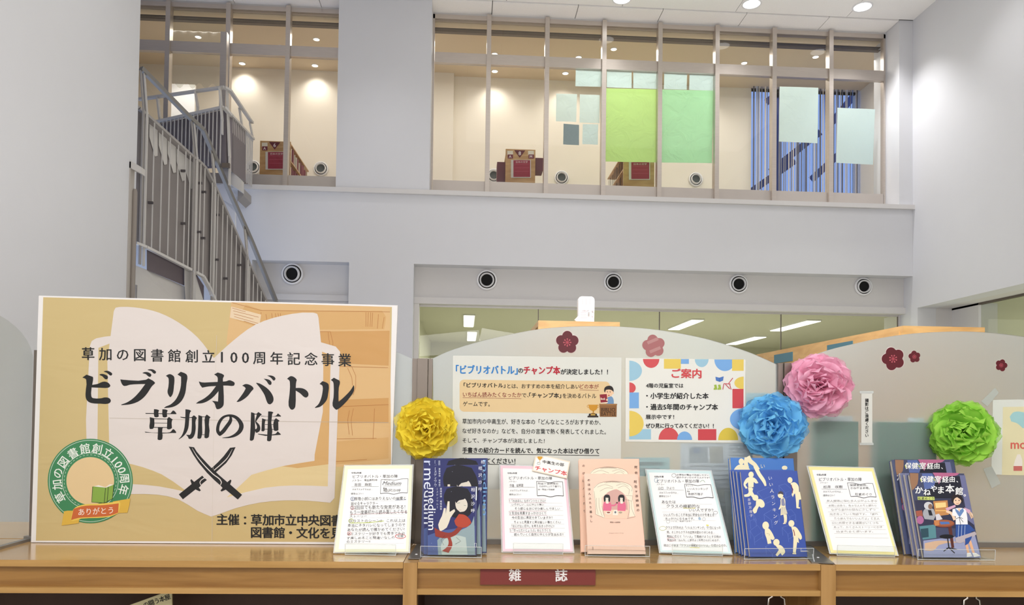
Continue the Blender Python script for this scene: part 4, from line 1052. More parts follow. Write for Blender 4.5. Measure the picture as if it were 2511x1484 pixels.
# the small red stool and green shoes of the picture in the corner, without its figure
for p in (((850, 745), (900, 748)), ((850, 745), (842, 790)), ((893, 748), (905, 790)), ((885, 745), (918, 702)), ((862, 750), (895, 785))): C.brush(list(p), 'c4505a', 4, w=6, sm=1)
for x in (0, 30): C.poly([(790+x-15, 755), (808+x-15, 752), (810+x-12, 775), (812+x-12, 790), (772+x-0, 792), (774+x, 780), (790+x-10, 775)], '9fb84a', 5, sm=3)
C.poly([(786, 693), (815, 700), (848, 690), (844, 722), (818, 732), (790, 722)], '4f78bd', 4); C.brush([(816, 700), (818, 730)], '2c4a80', 5, w=2, sm=1)
C.build('printed_picture')

# narrow notice on the right panel
o, C = poster('notice_strip', ((2112, 962), (2139, 962), (2139, 1089), (2112, 1089)), M_PP, 'narrow vertical paper strip of black characters on the right panel', 'notice')
C.vtext('撮影はご遠慮ください', 2125.5, 982, 2125.5, 1068, 9.6, '1a1a1c', 4, 0.03); C.build('lettering')
for y in (962, 1089): G().prism([TP(*p, TPN-0.0016) for p in ((2108, y-3), (2142, y-3), (2142, y+3), (2108, y+3))], -TD*0.0002).build('tape', sheet('clear_tape', 'e8ecea', 0.3, through=0.45), o)
# poster cut by the right edge
o, C = poster('picture_poster', ((2435, 981), (2575, 979), (2575, 1166), (2431, 1164)), sheet('pale_card', 'e4e8e0', 0.1), 'pale yellow picture poster cut by the right edge', 'poster')
C.frame(2060, 680, 2.969)
C.poly([(1185, 945), (1540, 940), (1540, 1445), (1178, 1440)], 'e3dcb4', 1)
C.poly([(1235, 1015), (1260, 985), (1300, 978), (1340, 985), (1420, 1000), (1430, 1060), (1330, 1100), (1290, 1065), (1245, 1050)], 'a4d0d3', 2, sm=3)
C.text('mo', 1242, 1205, 1352, 1250, 'd76a5c', 4, 0.05)
C.poly([(1290, 1290), (1312, 1290), (1325, 1330), (1325, 1410), (1262, 1410), (1265, 1360)], 'ece6dc', 2, sm=3); C.poly([(1262, 1375), (1325, 1375), (1325, 1410), (1262, 1410)], 'c9706a', 3, sm=2)
C.build('printed_picture')
for q, lb in ((((2406, 985), (2440, 951), (2449, 963), (2421, 997)), 'slanted strip of clear tape above the yellow picture poster'), (((2411, 1150), (2432, 1144), (2454, 1186), (2432, 1198)), 'crumpled strip of clear tape below the yellow picture poster')):
    oo = G().prism([TP(*p, TPN-0.0022) for p in q], -TD*0.0003).build('tape_strip', sheet('clear_tape2', 'd3d8d2', 0.3, through=0.3)); tag(oo, lb, 'tape')
# ================================================================== the banner board
TB = TPN-0.026
bq = [TP(*p, TB) for p in ((95, 725), (975, 749), (953, 1336), (76, 1331))]
bq[2][2] = ZS+0.001; bq[3][2] = ZS+0.001
bn = thing('banner_board', 'large tan event banner on a white foam board at the left', 'banner', (bq[2]+bq[3])/2)
G().prism(bq, TD*0.007).build('foam_board', mat('foam_white', 'e9e6e3', 0.6, noise=0.01), bn)
def crumpled(name, col):
    m = mat(name, col, 0.55, noise=0.03, nscale=3)
    nt = m.node_tree; b = nt.nodes['Principled BSDF']; tc = nt.nodes.new('ShaderNodeTexCoord')
    n2 = nt.nodes.new('ShaderNodeTexNoise'); n2.inputs['Scale'].default_value = 5.0; n2.inputs['Detail'].default_value = 2; n2.inputs['Distortion'].default_value = 1.2
    mp = nt.nodes.new('ShaderNodeMapping'); mp.inputs['Scale'].default_value = (1, 1, 2.6); nt.links.new(tc.outputs['Object'], mp.inputs[0]); nt.links.new(mp.outputs[0], n2.inputs['Vector'])
    bp = nt.nodes.new('ShaderNodeBump'); bp.inputs['Strength'].default_value = 0.12; bp.inputs['Distance'].default_value = 0.02
    nt.links.new(n2.outputs['Fac'], bp.inputs['Height']); nt.links.new(bp.outputs[0], b.inputs['Normal'])
    return m
MT, MPG = crumpled('banner_tan', 'cab47e'), crumpled('banner_page', 'dbd2cc')
MT2, MO1, MO2, MO3, MPB = crumpled('banner_tan_light', 'dcc693'), crumpled('banner_orange', 'cfa468'), crumpled('banner_orange_dark', 'c8985a'), crumpled('banner_orange_pale', 'd6b07a'), crumpled('banner_book_block', 'e0c9a8')
pp = [TP(*p, TB-0.0005) for p in ((106, 729), (961, 753), (950, 1330), (88, 1326))]
G().prism(pp, TD*0.0004).build('printed_paper', MT, bn)
C = Canvas(SH(0, TB-0.0005, 0), TD, bn, step=0.0001)
Z1 = 2.1198
C.frame(60, 700, Z1)
# stack of drawn books behind the open book
C.poly([(1075, 88), (1900, 112), (1905, 930), (1500, 950), (1330, 940), (1050, 300)], MO3, 1)
C.poly([(1150, 100), (1240, 130), (1860, 132), (1880, 165), (1870, 228), (1250, 232), (1100, 180)], MO1, 2)
C.poly([(1075, 110), (1230, 152), (1222, 208), (1068, 168)], MPB, 3)
C.poly([(1500, 240), (1898, 236), (1893, 418), (1640, 405), (1520, 400)], MO2, 2)
C.poly([(1520, 600), (1893, 585), (1893, 712), (1520, 720)], MO2, 2)
C.poly([(1520, 820), (1893, 790), (1893, 900), (1500, 945)], MO1, 2)
RL = 'b0713c'
for p in (((1080, 90), (1228, 130), (1900, 138)), ((1180, 240), (1590, 240)), ((1590, 240), (1604, 300), (1600, 330)), ((1578, 243), (1590, 330)), ((1700, 420), (1722, 470), (1722, 530), (1708, 570)), ((1680, 430), (1702, 480), (1705, 520)),
          ((1710, 640), (1698, 700), (1705, 780)), ((1690, 650), (1680, 700), (1688, 775)), ((1820, 640), (1812, 800)), ((1520, 635), (1893, 620)), ((1515, 800), (1830, 795)), ((1330, 940), (1500, 925), (1780, 905)), ((1230, 140), (1230, 150)), ((1870, 165), (1860, 225)), ((1840, 150), (1835, 225)),
          ((1775, 140), (1775, 215)), ((1787, 140), (1785, 215)), ((1800, 140), (1797, 215)), ((1810, 142), (1806, 215)), ((1255, 150), (1262, 190)), ((1285, 145), (1290, 180)), ((1305, 145), (1308, 175)), ((1318, 145), (1322, 172)), ((1330, 145), (1332, 170)),
          ((1080, 118), (1150, 138)), ((1085, 132), (1218, 166)), ((1088, 148), (1190, 175)), ((1090, 162), (1215, 198)), ((1140, 185), (1200, 205)), ((1575, 420), (1890, 428)), ((1560, 945), (1560, 1010))):
    C.brush(list(p), RL, 4, w=2.0, sm=1)
# open book silhouette: cover, gaps, pages
C.poly([(340, 320), (350, 290), (375, 275), (465, 262), (500, 420), (700, 560), (985, 620), (1300, 560), (1480, 420), (1528, 292), (1618, 318), (1641, 345), (1612, 1105), (1590, 1130), (1480, 1120), (1350, 1118), (1220, 1130), (1100, 1158), (1010, 1190), (970, 1202), (900, 1172), (800, 1112), (690, 1088), (560, 1085), (400, 1090), (330, 1080)], MPG, 5, sm=2, corner=30)
C.poly([(385, 325), (455, 298), (443, 915), (560, 928), (690, 968), (850, 1075), (700, 1045), (560, 1033), (378, 1032)], MT, 6, sm=2, corner=25)
C.poly([(1522, 335), (1592, 362), (1577, 1045), (1400, 1040), (1250, 1052), (1052, 1102), (1100, 1060), (1180, 985), (1340, 940), (1508, 912)], MT2, 6, sm=2, corner=25)
C.poly([(1522, 335), (1592, 362), (1580, 930), (1420, 950), (1340, 940), (1508, 912)], MO1, 6.4)
C.poly([(465, 135), (475, 116), (500, 112), (600, 118), (700, 142), (800, 192), (900, 270), (985, 378), (1085, 288), (1200, 205), (1340, 158), (1500, 142), (1522, 148), (1529, 170), (1506, 895), (1495, 912), (1340, 935), (1180, 985), (1060, 1060), (985, 1130), (950, 1120), (850, 1060), (720, 985), (560, 930), (443, 915)], MPG, 7, sm=3, corner=38)
C.build('printed_picture')
BK = '262626'
C.frame(60, 700, 1)
# crossed swords
C.frame(380, 1060, 7.421)
C.poly([(1470, 272), (1368, 285), (1250, 440), (1150, 545), (1060, 630), (910, 755), (715, 905), (665, 855), (645, 875), (668, 945), (640, 968), (437, 1132), (510, 1222), (740, 1042), (815, 1078), (838, 1058), (800, 1010), (838, 975), (850, 950), (990, 835), (1140, 705), (1300, 560), (1400, 420)], BK, 8)
C.brush([(1410, 310, 4), (1320, 470, 14), (1200, 590, 16), (1100, 675, 16), (960, 800, 18), (822, 905, 14), (840, 968, 12)], MPG, 9, corner=70)
C.brush([(780, 560, 190), (900, 690, 190), (1000, 790, 190), (1080, 860, 130)], MPG, 10)
C.poly([(617, 262), (715, 275), (760, 350), (850, 460), (1020, 640), (1180, 790), (1320, 910), (1375, 862), (1395, 880), (1370, 950), (1588, 1140), (1510, 1225), (1290, 1045), (1215, 1080), (1195, 1062), (1232, 1015), (1195, 970), (1080, 870), (950, 740), (800, 560), (700, 410)], BK, 11)
C.brush([(680, 292, 4), (770, 440, 14), (900, 600, 17), (1050, 755, 17), (1212, 905, 16), (1195, 962, 12)], 'e4dcd6', 12, corner=70)
C.build('crossed_swords')
# title
def gl(ox, oy, s, polys, l=9):
    C.frame(ox, oy, s)
    for P in polys: C.poly(P, BK, l, sm=3, corner=48)
gl(190, 900, 12.365, [
 [(155, 322), (280, 235), (470, 300), (480, 335), (450, 545), (620, 515), (760, 455), (850, 448), (950, 490), (1003, 560), (990, 600), (935, 630), (700, 632), (435, 622), (425, 880), (450, 930), (510, 952), (720, 950), (830, 925), (920, 930), (990, 965), (1020, 1020), (1000, 1075), (930, 1115), (700, 1115), (430, 1095), (330, 1050), (265, 960), (250, 820), (270, 390), (250, 360)],
 [(668, 230), (740, 212), (850, 235), (920, 280), (930, 330), (910, 370), (870, 378), (830, 360), (760, 285), (680, 245)],
 [(800, 132), (900, 118), (980, 140), (1050, 190), (1062, 220), (1040, 258), (1000, 262), (960, 235), (890, 175), (810, 145)],
 [(1303, 378), (1400, 390), (2075, 390), (2155, 345), (2350, 470), (2355, 500), (2260, 590), (2130, 790), (2000, 940), (1830, 1060), (1600, 1135), (1335, 1160), (1335, 1140), (1500, 1080), (1700, 945), (1880, 760), (2060, 520), (1900, 522), (1600, 540), (1430, 580), (1380, 555), (1330, 470)],
 [(1975, 178), (2060, 155), (2150, 165), (2230, 215), (2245, 250), (2225, 295), (2190, 303), (2150, 285), (2070, 215), (1985, 190)],
 [(2130, 82), (2230, 68), (2320, 88), (2385, 140), (2385, 180), (2350, 208), (2310, 195), (2240, 125), (2140, 95)]])
gl(370, 900, 12.365, [
 [(457, 270), (560, 220), (610, 225), (700, 285), (718, 350), (705, 580), (670, 810), (620, 900), (595, 920), (570, 900), (510, 770), (535, 600), (545, 390), (530, 330)],
 [(810, 230), (910, 148), (1070, 215), (1110, 280), (1085, 500), (1045, 800), (950, 1010), (820, 1140), (650, 1220), (405, 1250), (410, 1235), (600, 1140), (750, 1000), (860, 790), (915, 560), (920, 300)],
 [(1457, 440), (1560, 470), (1800, 465), (2028, 455), (2025, 320), (1990, 275), (1920, 230), (2030, 170), (2210, 240), (2225, 275), (2190, 350), (2190, 445), (2290, 435), (2380, 403), (2470, 430), (2540, 480), (2545, 520), (2520, 570), (2460, 580), (2350, 568), (2200, 565), (2215, 1060), (2200, 1170), (2130, 1250), (2020, 1283), (1990, 1265), (1940, 1120), (1855, 1028), (2040, 1050), (2055, 735), (1900, 910), (1720, 1040), (1560, 1100), (1375, 1112), (1380, 1100), (1600, 970), (1780, 830), (1980, 580), (1760, 592), (1560, 630), (1500, 550)]])
gl(540, 900, 12.365, [
 [(668, 568), (770, 520), (900, 545), (1000, 620), (1015, 670), (950, 740), (850, 870), (720, 980), (560, 1060), (497, 1060), (600, 930), (720, 760), (775, 655), (750, 615)],
 [(1090, 490), (1120, 483), (1350, 590), (1500, 720), (1600, 880), (1620, 1000), (1590, 1080), (1520, 1138), (1460, 1120), (1420, 1060), (1350, 860), (1220, 650)],
 [(1320, 360), (1420, 370), (1510, 405), (1560, 470), (1550, 535), (1510, 548), (1470, 525), (1410, 435)],
 [(1425, 265), (1520, 258), (1610, 280), (1670, 330), (1678, 370), (1650, 412), (1610, 412), (1560, 350), (1500, 300)]])
gl(700, 910, 12.365, [
 [(50, 238), (140, 165), (200, 158), (300, 210), (348, 270), (325, 360), (315, 515), (450, 515), (560, 540), (660, 610), (700, 690), (690, 760), (640, 805), (580, 795), (450, 680), (315, 595), (308, 1030), (290, 1110), (230, 1170), (180, 1170), (130, 1120), (98, 1040), (125, 700), (138, 370), (120, 290)],
 [(1035, 395), (1120, 312), (1160, 318), (1290, 380), (1315, 430), (1298, 680), (1260, 860), (1160, 1000), (1040, 1090), (900, 1122), (895, 1105), (1000, 1010), (1080, 840), (1125, 640), (1130, 470), (1110, 435)],
 [(1378, 272), (1470, 205), (1640, 290), (1655, 350), (1620, 500), (1610, 915), (1630, 922), (1800, 770), (1970, 590), (2070, 430), (2085, 470), (2070, 620), (1960, 790), (1800, 980), (1620, 1140), (1550, 1178), (1510, 1155), (1433, 1050), (1460, 800), (1465, 450), (1445, 330)]])
gl(350, 990, 13.74, [
 [(92, 318), (940, 332), (1020, 232), (1060, 240), (1140, 330), (1135, 355), (110, 347)],
 [(385, 185), (500, 200), (565, 232), (540, 260), (545, 430), (510, 455), (420, 455), (395, 430)],
 [(668, 190), (790, 200), (855, 235), (828, 265), (828, 430), (790, 460), (700, 458), (678, 435)],
 [(242, 455), (390, 492), (395, 540), (385, 800), (350, 850), (260, 858), (238, 835), (250, 600)],
 [(385, 500), (840, 512), (840, 530), (385, 520)], [(390, 645), (835, 652), (835, 668), (390, 660)], [(385, 785), (825, 795), (825, 815), (385, 808)],
 [(832, 512), (890, 450), (1020, 540), (990, 575), (990, 820), (930, 860), (850, 862), (820, 840), (832, 560)],
 [(515, 800), (710, 800), (670, 840), (665, 1180), (620, 1220), (540, 1225), (505, 1200), (520, 900)],
 [(72, 945), (920, 965), (1020, 862), (1060, 870), (1135, 960), (1125, 990), (95, 975)],
 [(1445, 190), (1590, 215), (1640, 250), (1600, 300), (1570, 540), (1540, 820), (1460, 1000), (1350, 1120), (1225, 1205), (1215, 1195), (1310, 1090), (1390, 900), (1430, 640), (1440, 440)],
 [(1265, 440), (1660, 450), (1715, 398), (1750, 405), (1835, 490), (1795, 540), (1790, 850), (1740, 1080), (1670, 1170), (1590, 1192), (1550, 1175), (1530, 1120), (1460, 1050), (1590, 1055), (1630, 1000), (1655, 800), (1660, 480), (1290, 468)],
 [(1880, 385), (2010, 430), (2005, 700), (1980, 1140), (1940, 1180), (1880, 1180), (1845, 1160), (1870, 800)], [(2000, 435), (2110, 440), (2110, 458), (2000, 458)],
 [(2105, 440), (2165, 368), (2290, 460), (2250, 510), (2235, 1110), (2190, 1158), (2120, 1165), (2082, 1140), (2100, 800)], [(1980, 1035), (2090, 1040), (2090, 1055), (1980, 1055)]])
C.frame(520, 990, 13.74)
C.brush([(600, 400, 40), (635, 500, 90), (620, 590, 115), (500, 770, 125), (380, 930, 130), (265, 1035, 120), (200, 930, 110), (203, 780, 105), (255, 620, 100), (370, 470, 85), (520, 405, 70), (640, 405, 85), (800, 460, 105), (930, 590, 130), (993, 750, 152), (940, 920, 140), (800, 1050, 105), (600, 1130, 55), (350, 1155, 14)], BK, 9, sm=5, corner=75)
gl(520, 990, 13.74, [
 [(1318, 288), (1435, 325), (1435, 370), (1412, 1190), (1370, 1240), (1310, 1250), (1275, 1230), (1300, 800)], [(1430, 340), (1510, 340), (1510, 365), (1430, 365)],
 [(1505, 340), (1565, 282), (1685, 365), (1640, 400), (1490, 600), (1600, 720), (1630, 850), (1600, 930), (1510, 988), (1475, 970), (1460, 920), (1415, 875), (1500, 850), (1520, 780), (1455, 600), (1510, 370)],
 [(1650, 410), (2140, 415), (2225, 328), (2330, 420), (2320, 438), (1665, 430)],
 [(1895, 262), (2030, 275), (2070, 305), (2030, 350), (2000, 1220), (1960, 1262), (1890, 1265), (1855, 1240), (1875, 800)],
 [(1690, 495), (1820, 540), (1790, 600), (1780, 900), (1730, 938), (1665, 920), (1680, 650)],
 [(1800, 548), (2110, 550), (2110, 570), (1800, 568)], [(1785, 697), (2100, 702), (2100, 718), (1785, 712)], [(1785, 852), (2100, 858), (2100, 876), (1785, 872)],
 [(2100, 550), (2160, 492), (2280, 580), (2235, 610), (2240, 890), (2190, 918), (2110, 918), (2088, 890)],
 [(1545, 1015), (2130, 1022), (2215, 932), (2325, 1035), (2310, 1052), (1565, 1038)]])
C.frame(190, 840, 3.639)
for ch, x in zip('草加の図書館創立100周年記念事業', (97, 250, 405, 558, 713, 865, 1020, 1170, 1290, 1397, 1500, 1622, 1778, 1932, 2085, 2235, 2385)):
    C.glyph(ch, x, 100+(x-97)*0.0249, 122 if ord(ch) > 255 else 135, BK, 9, 0.022)
C.frame(60, 700, Z1)
for i, ch in enumerate('主催：草加市立中央図書館'): C.glyph(ch, 1028+59.6*i, 1217+0.5*i, 62, BK, 9, 0.035)
for i, ch in enumerate('図書館・文化を見つめる'): C.glyph(ch, 1205+59.6*i, 1284+0.5*i, 62, BK, 9, 0.035)
C.build('title_lettering')
# crease lines where the paper was folded
C.brush([(443, 690), (800, 697), (1200, 706), (1893, 713)], 'b9ad9c', 8.3, w=2.2, sm=1); C.brush([(1000, 260), (985, 700), (975, 1330)], 'd3cabf', 8.2, w=1.6, sm=1)
C.build('fold_crease')
# round emblem without its figure
C.frame(110, 1060, 6.183)
GR = '43865a'
cx, cy = 692, 740
C.ell(cx, cy, 645, 640, GR, 9, n=72); C.ell(cx, cy, 362, 362, 'dfc495', 10, n=48)
C.ring(cx, cy, 622, 617, 7, 'cfe0cf', 11, n=72); C.ring(cx, cy, 425, 425, 7, 'cfe0cf', 11, n=60)
for i in range(44): a = i*360/44; C.ring(cx, cy, 396, 396, 6, 'cfe0cf', 11, a, a+4.6, n=2)
for ch, x, y in (('草', 240, 985), ('加', 190, 800), ('の', 200, 620), ('図', 285, 455), ('書', 430, 320), ('館', 610, 250), ('創', 795, 250), ('立', 965, 320), ('1', 1062, 415), ('0', 1122, 490), ('0', 1172, 575), ('周', 1212, 692), ('年', 1192, 872)):
    a = math.degrees(math.atan2(x-cx, -(y-cy)))
    C.glyph(ch, x, y, 165 if ord(ch) > 255 else 175, 'e9efe6', 12, 0.02, rot=a)
C.poly([(730, 825), (790, 815), (930, 840), (1050, 795), (1030, 1010), (905, 1075), (715, 1060)], '87a94b', 13)
C.poly([(745, 822), (820, 803), (925, 835), (990, 788), (1045, 797), (930, 842)], 'ece4dc', 14)
for p in (((925, 842), (905, 1072)), ((968, 828), (950, 1045)), ((730, 825), (715, 1060), (905, 1075), (1030, 1010), (1050, 795))): C.brush(list(p), '33402a', 15, w=8, sm=1)
YR_ = 'd9b14a'
C.poly([(1035, 1050), (1300, 1005), (1285, 1100), (1255, 1220), (1110, 1225)], YR_, 13); C.poly([(258, 1415), (295, 1200), (345, 1190), (450, 1190), (530, 1310), (515, 1380)], YR_, 13)
C.poly([(435, 1170), (520, 1115), (650, 1090), (800, 1085), (960, 1070), (1130, 1045), (1150, 1080), (1115, 1230), (1000, 1280), (800, 1300), (560, 1310), (430, 1345), (400, 1335)], 'e6c65c', 14, sm=2)
C.poly([(440, 1165), (560, 1125), (700, 1110), (850, 1108), (1000, 1095), (1125, 1078), (1115, 1220), (1000, 1262), (850, 1280), (650, 1290), (520, 1298), (403, 1332)], 'c96a3c', 15, sm=2)
C.text('ありがとう', 515, 1160, 1040, 1262, 'f3e4d8', 16, 0.012, slope=-0.06)
C.build('round_emblem')
# ================================================================== leaning cards and books
M_ACR = glass('clear_acrylic', 'fbfdfc', 0.04, alpha=0.012)
M_EDGE = glass('acrylic_edge', 'f2f6f4', 0.1, alpha=0.4)
class Lean:
    """a plane standing on its lower edge (two picture points on height z0) and leaning back"""
    def __init__(s, x0, x1, yb0, yb1, ytop, lean, z0, xm=None):
        a, b = at_z(x0, yb0, z0), at_z(x1, yb1, z0)
        s.O = a; s.W = float(np.linalg.norm(b-a)); s.u = nrm(b-a)
        s.b = np.array([-s.u[1], s.u[0], 0.0])               # backwards
        L = math.radians(lean); s.w = ZD*math.cos(L)+s.b*math.sin(L); s.n = nrm(np.cross(s.u, s.w))
        if s.n @ (EYE-s.O) < 0: s.n = -s.n
        lo, hi = 0.01, 0.6
        for _ in range(50):
            m = (lo+hi)/2
            if proj(s.O+s.u*s.W/2+s.w*m)[1] > ytop: lo = m
            else: hi = m
        s.H = lo
    def behind(s, dist, x0, x1, yb, ytop):
        """a parallel plane 'dist' further back, with its own left, right, foot and head"""
        B = Lean.__new__(Lean); B.u, B.w, B.n, B.b = s.u, s.w, s.n, s.b
        Q = s.O-s.n*dist; a, b = on_plane([(x0, yb), (x1, yb)], Q, s.n); B.O = a; B.W = float((b-a) @ s.u)
        if B.O[2] < ZS+0.004: B.O = B.O+s.w*((ZS+0.004-B.O[2])/s.w[2])
        lo, hi = 0.01, 0.6
        for _ in range(50):
            m = (lo+hi)/2
            if proj(B.O+B.u*B.W/2+B.w*m)[1] > ytop: lo = m
            else: hi = m
        B.H = lo
        return B
    Q = None
    def quad(s, tl, tr, br, bl):
        """the four corners as they lie on this plane (a sheet that stands a little askew)"""
        s.Q = [on_plane([p], s.O, s.n)[0] for p in (bl, br, tr, tl)]
        dz = ZS+0.0045-min(s.Q[0][2], s.Q[1][2])
        s.Q[0] = s.Q[0]+s.w*(dz/s.w[2]); s.Q[1] = s.Q[1]+s.w*(dz/s.w[2])
        return s
    def P(s, u, v, d=0.0):                                   # d towards the viewer
        if s.Q is None: return s.O+s.u*u+s.w*v+s.n*d
        a, b = u/s.W, v/s.H; q = s.Q
        return (q[0]*(1-a)+q[1]*a)*(1-b)+(q[3]*(1-a)+q[2]*a)*b+s.n*d
    def slab(s, u0, u1, v0, v1, d0, d1):
        return G().hexa([s.P(u0, v0, d0), s.P(u1, v0, d0), s.P(u1, v0, d1), s.P(u0, v0, d1)], [s.P(u0, v1, d0), s.P(u1, v1, d0), s.P(u1, v1, d1), s.P(u0, v1, d1)])
    def canvas(s, parent, d=0.0005): return Canvas(s.P(0, 0, d), s.n, parent, step=0.00008)
def stand(L, label, w=0.11, depth=0.06, group=None, lip=0.024, uc=None, fwd=0.012):
    """clear easel: back plate, foot plate, upturned lip"""
    uc = L.W/2 if uc is None else uc; a, b = uc-w/2, uc+w/2
    base = L.O.copy(); t = thing('acrylic_stand', label, 'display stand', (base[0], base[1], ZS), group)
    def fl(u, k): p = L.O+L.u*u-L.b*k; return np.array([p[0], p[1], 0])
    h = 0.0022
    G().prism([fl(a, fwd)+ZD*(ZS+0.0006), fl(b, fwd)+ZD*(ZS+0.0006), fl(b, -depth)+ZD*(ZS+0.0006), fl(a, -depth)+ZD*(ZS+0.0006)], ZD*h).build('foot_plate', M_ACR, t)
    G().prism([fl(a, fwd)+ZD*(ZS+0.0028), fl(b, fwd)+ZD*(ZS+0.0028), fl(b, fwd+0.002)+ZD*(ZS+lip), fl(a, fwd+0.002)+ZD*(ZS+lip)], L.b*0.0022).build('front_lip', M_ACR, t)
    L.slab(a, b, 0.002, L.H*0.82, -0.008-L_th[0], -0.0055-L_th[0]).build('back_plate', M_ACR, t)
    for u in (a, b): G().bar(fl(u, fwd)+ZD*(ZS+0.001), fl(u, fwd+0.002)+ZD*(ZS+lip), 0.0012, 0.0012).build('edge', M_EDGE, t)
    G().bar(fl(a, fwd+0.002)+ZD*(ZS+lip), fl(b, fwd+0.002)+ZD*(ZS+lip), 0.001, 0.001).bar(fl(a, fwd)+ZD*(ZS+0.002), fl(b, fwd)+ZD*(ZS+0.002), 0.0014, 0.0014).build('edge', M_EDGE, t)
    return t
L_th = [0.0]
def card(x0, x1, yb0, yb1, yt, lean, border, inner, name, label, q):
    L = Lean(x0, x1, yb0, yb1, yt, lean, ZS+0.006).quad(*q)
    t = thing('introduction_card', label, 'card', L.O+L.u*L.W/2)
    L.slab(0, L.W, 0, L.H, -0.0012, 0).build('backing', mat('card_'+border, border, 0.35, noise=0.01), t)
    L.slab(-0.003, L.W+0.003, -0.002, L.H+0.003, -0.0018, -0.0013).build('laminate_margin', M_EDGE, t)
    L_th[0] = 0.0
    L.slab(L.W*inner[0], L.W*inner[1], L.H*inner[2], L.H*inner[3], 0.0, 0.00015).build('white_sheet', mat('card_paper', 'f4f4f2', 0.4, noise=0.01), t)
    C = L.canvas(t, 0.0003)
    return L, t, C
INK = '444247'
def head(C, o, s, kana, xs):
    pass
DOT = 'b9b7b4'
# ---- card 1
L1, t1, C = card(821, 1002, 1352, 1355, 1145, 27, 'f1eecb', (0.05, 0.96, 0.03, 0.96), '', 'pale yellow bordered handwritten card in front of the banner', ((846, 1143), (1011, 1141.5), (1002, 1352), (820.5, 1352.5)))
stand(L1, 'clear stand holding the pale yellow card left of the dark books', 0.105)
C.frame(800, 1100, 4.948)
def row(C, tx, x0, y0, x1, y1, c=INK, b=0.0, sl=0.0, wob=2.0, sh=0): C.text(tx, x0, y0, x1, y1, c, 5, b, slope=sl, wob=wob, shear=sh)
C.text('令和6年度', 303, 287, 428, 307, INK, 5, 0.02); C.text('ビブリオバトル・草加の陣', 322, 322, 865, 362, INK, 5, 0.004, slope=-0.01)
row(C, 'バトラー　草加高校3年', 315, 378, 622, 405, sl=-0.03); row(C, '吉田　麻莉', 342, 420, 548, 458); row(C, 'がオススメするのは…', 316, 485, 565, 508, '6a6a6c'); row(C, '理由はコレ！', 300, 538, 448, 560)
def bookframe(C, q, w=4):
    (ax, ay), (bx, by), (cx, cy), (dx, dy) = q; m = 0.5
    C.brush([(ax, ay), (ax*.75+bx*.25, ay*.75+by*.25), ((ax+bx)/2, (ay+by)/2+14), (ax*.25+bx*.75, ay*.25+by*.75), (bx, by)], INK, 4, w=w, sm=3)
    C.brush([(bx, by), (cx, cy)], INK, 4, w=w, sm=1); C.brush([(ax, ay), (dx, dy)], INK, 4, w=w, sm=1)
    C.brush([(dx, dy), (dx*.75+cx*.25, dy*.75+cy*.25-4), ((dx+cx)/2, (dy+cy)/2+12), (dx*.25+cx*.75, dy*.25+cy*.75-4), (cx, cy)], INK, 4, w=w*1.5, sm=3)
bookframe(C, ((666, 378), (993, 368), (985, 540), (656, 548)))
row(C, 'タイトル', 705, 380, 778, 396); C.text('Medium', 690, 400, 912, 445, '4c4c50', 5, 0.0, shear=20); row(C, '著者', 690, 475, 735, 497); row(C, '相沢沙呼', 692, 492, 905, 528)
C.brush([(690, 458), (905, 452)], INK, 4, w=2, sm=1); C.brush([(305, 466), (638, 462)], INK, 4, w=2, sm=1)
rows1 = (('①推理小説にはありえないの幽霊と', 298, 592, 968, 632, 0), ('話せるキャラクター', 300, 650, 628, 690, 0), ('②2回目でも新たな発見がある！', 295, 692, 958, 742, 0), ('もう一度最初から読み直したくなる', 288, 752, 982, 800, 0),
         ('ストーリー', 285, 812, 492, 838, 0), ('③ラストのシーン!!　これ以上は', 278, 862, 960, 900, 0), ('本当にネタバレになってしまうので', 260, 915, 958, 955, 0), ('あなたが読んで確かめてください!', 258, 968, 950, 1008, 0),
         ('④ミステリーが好きでも苦手でも必', 255, 1020, 955, 1056, 0), ('ず楽しめること間違いなしの', 250, 1072, 830, 1104, 0), ('究極', 865, 1050, 935, 1082, 0), ('のミステリー!!', 248, 1118, 535, 1148, 0))
for i, r in enumerate(rows1):
    row(C, *r[:5], sl=-0.012)
    C.brush([(r[1]-5, r[4]+6), (965-i*2, r[4]+2)], DOT, 2, w=1.6, sm=1)
C.ell(320, 612, 26, 24, '3a5a9a', 3, n=20); C.ell(320, 612, 22, 20, 'f6f6f4', 4, n=20); C.ell(315, 722, 24, 22, 'b8505c', 3, n=20); C.ell(315, 722, 20, 18, 'f6f6f4', 4, n=20)
C.glyph('1', 320, 612, 34, '3a5a9a', 5); C.glyph('2', 315, 722, 32, 'b8505c', 5); C.glyph('3', 302, 880, 30, 'a8b83a', 5); C.glyph('4', 280, 1032, 30, 'c8342e', 5)
C.ring(302, 880, 28, 26, 6, 'a8b83a', 3, n=20); C.brush([(300, 905), (500, 900), (700, 880)], 'b9cb3c', 3, w=7); C.ring(280, 1032, 22, 20, 4, 'c8342e', 3, n=20); C.ring(900, 1066, 62, 26, 6, 'c8342e', 3, n=28)
C.brush([(835, 628), (968, 622)], '3a5a9a', 3, w=3, sm=1); C.brush([(290, 802), (600, 790), (980, 772)], 'b8505c', 3, w=3)
C.build('handwriting')
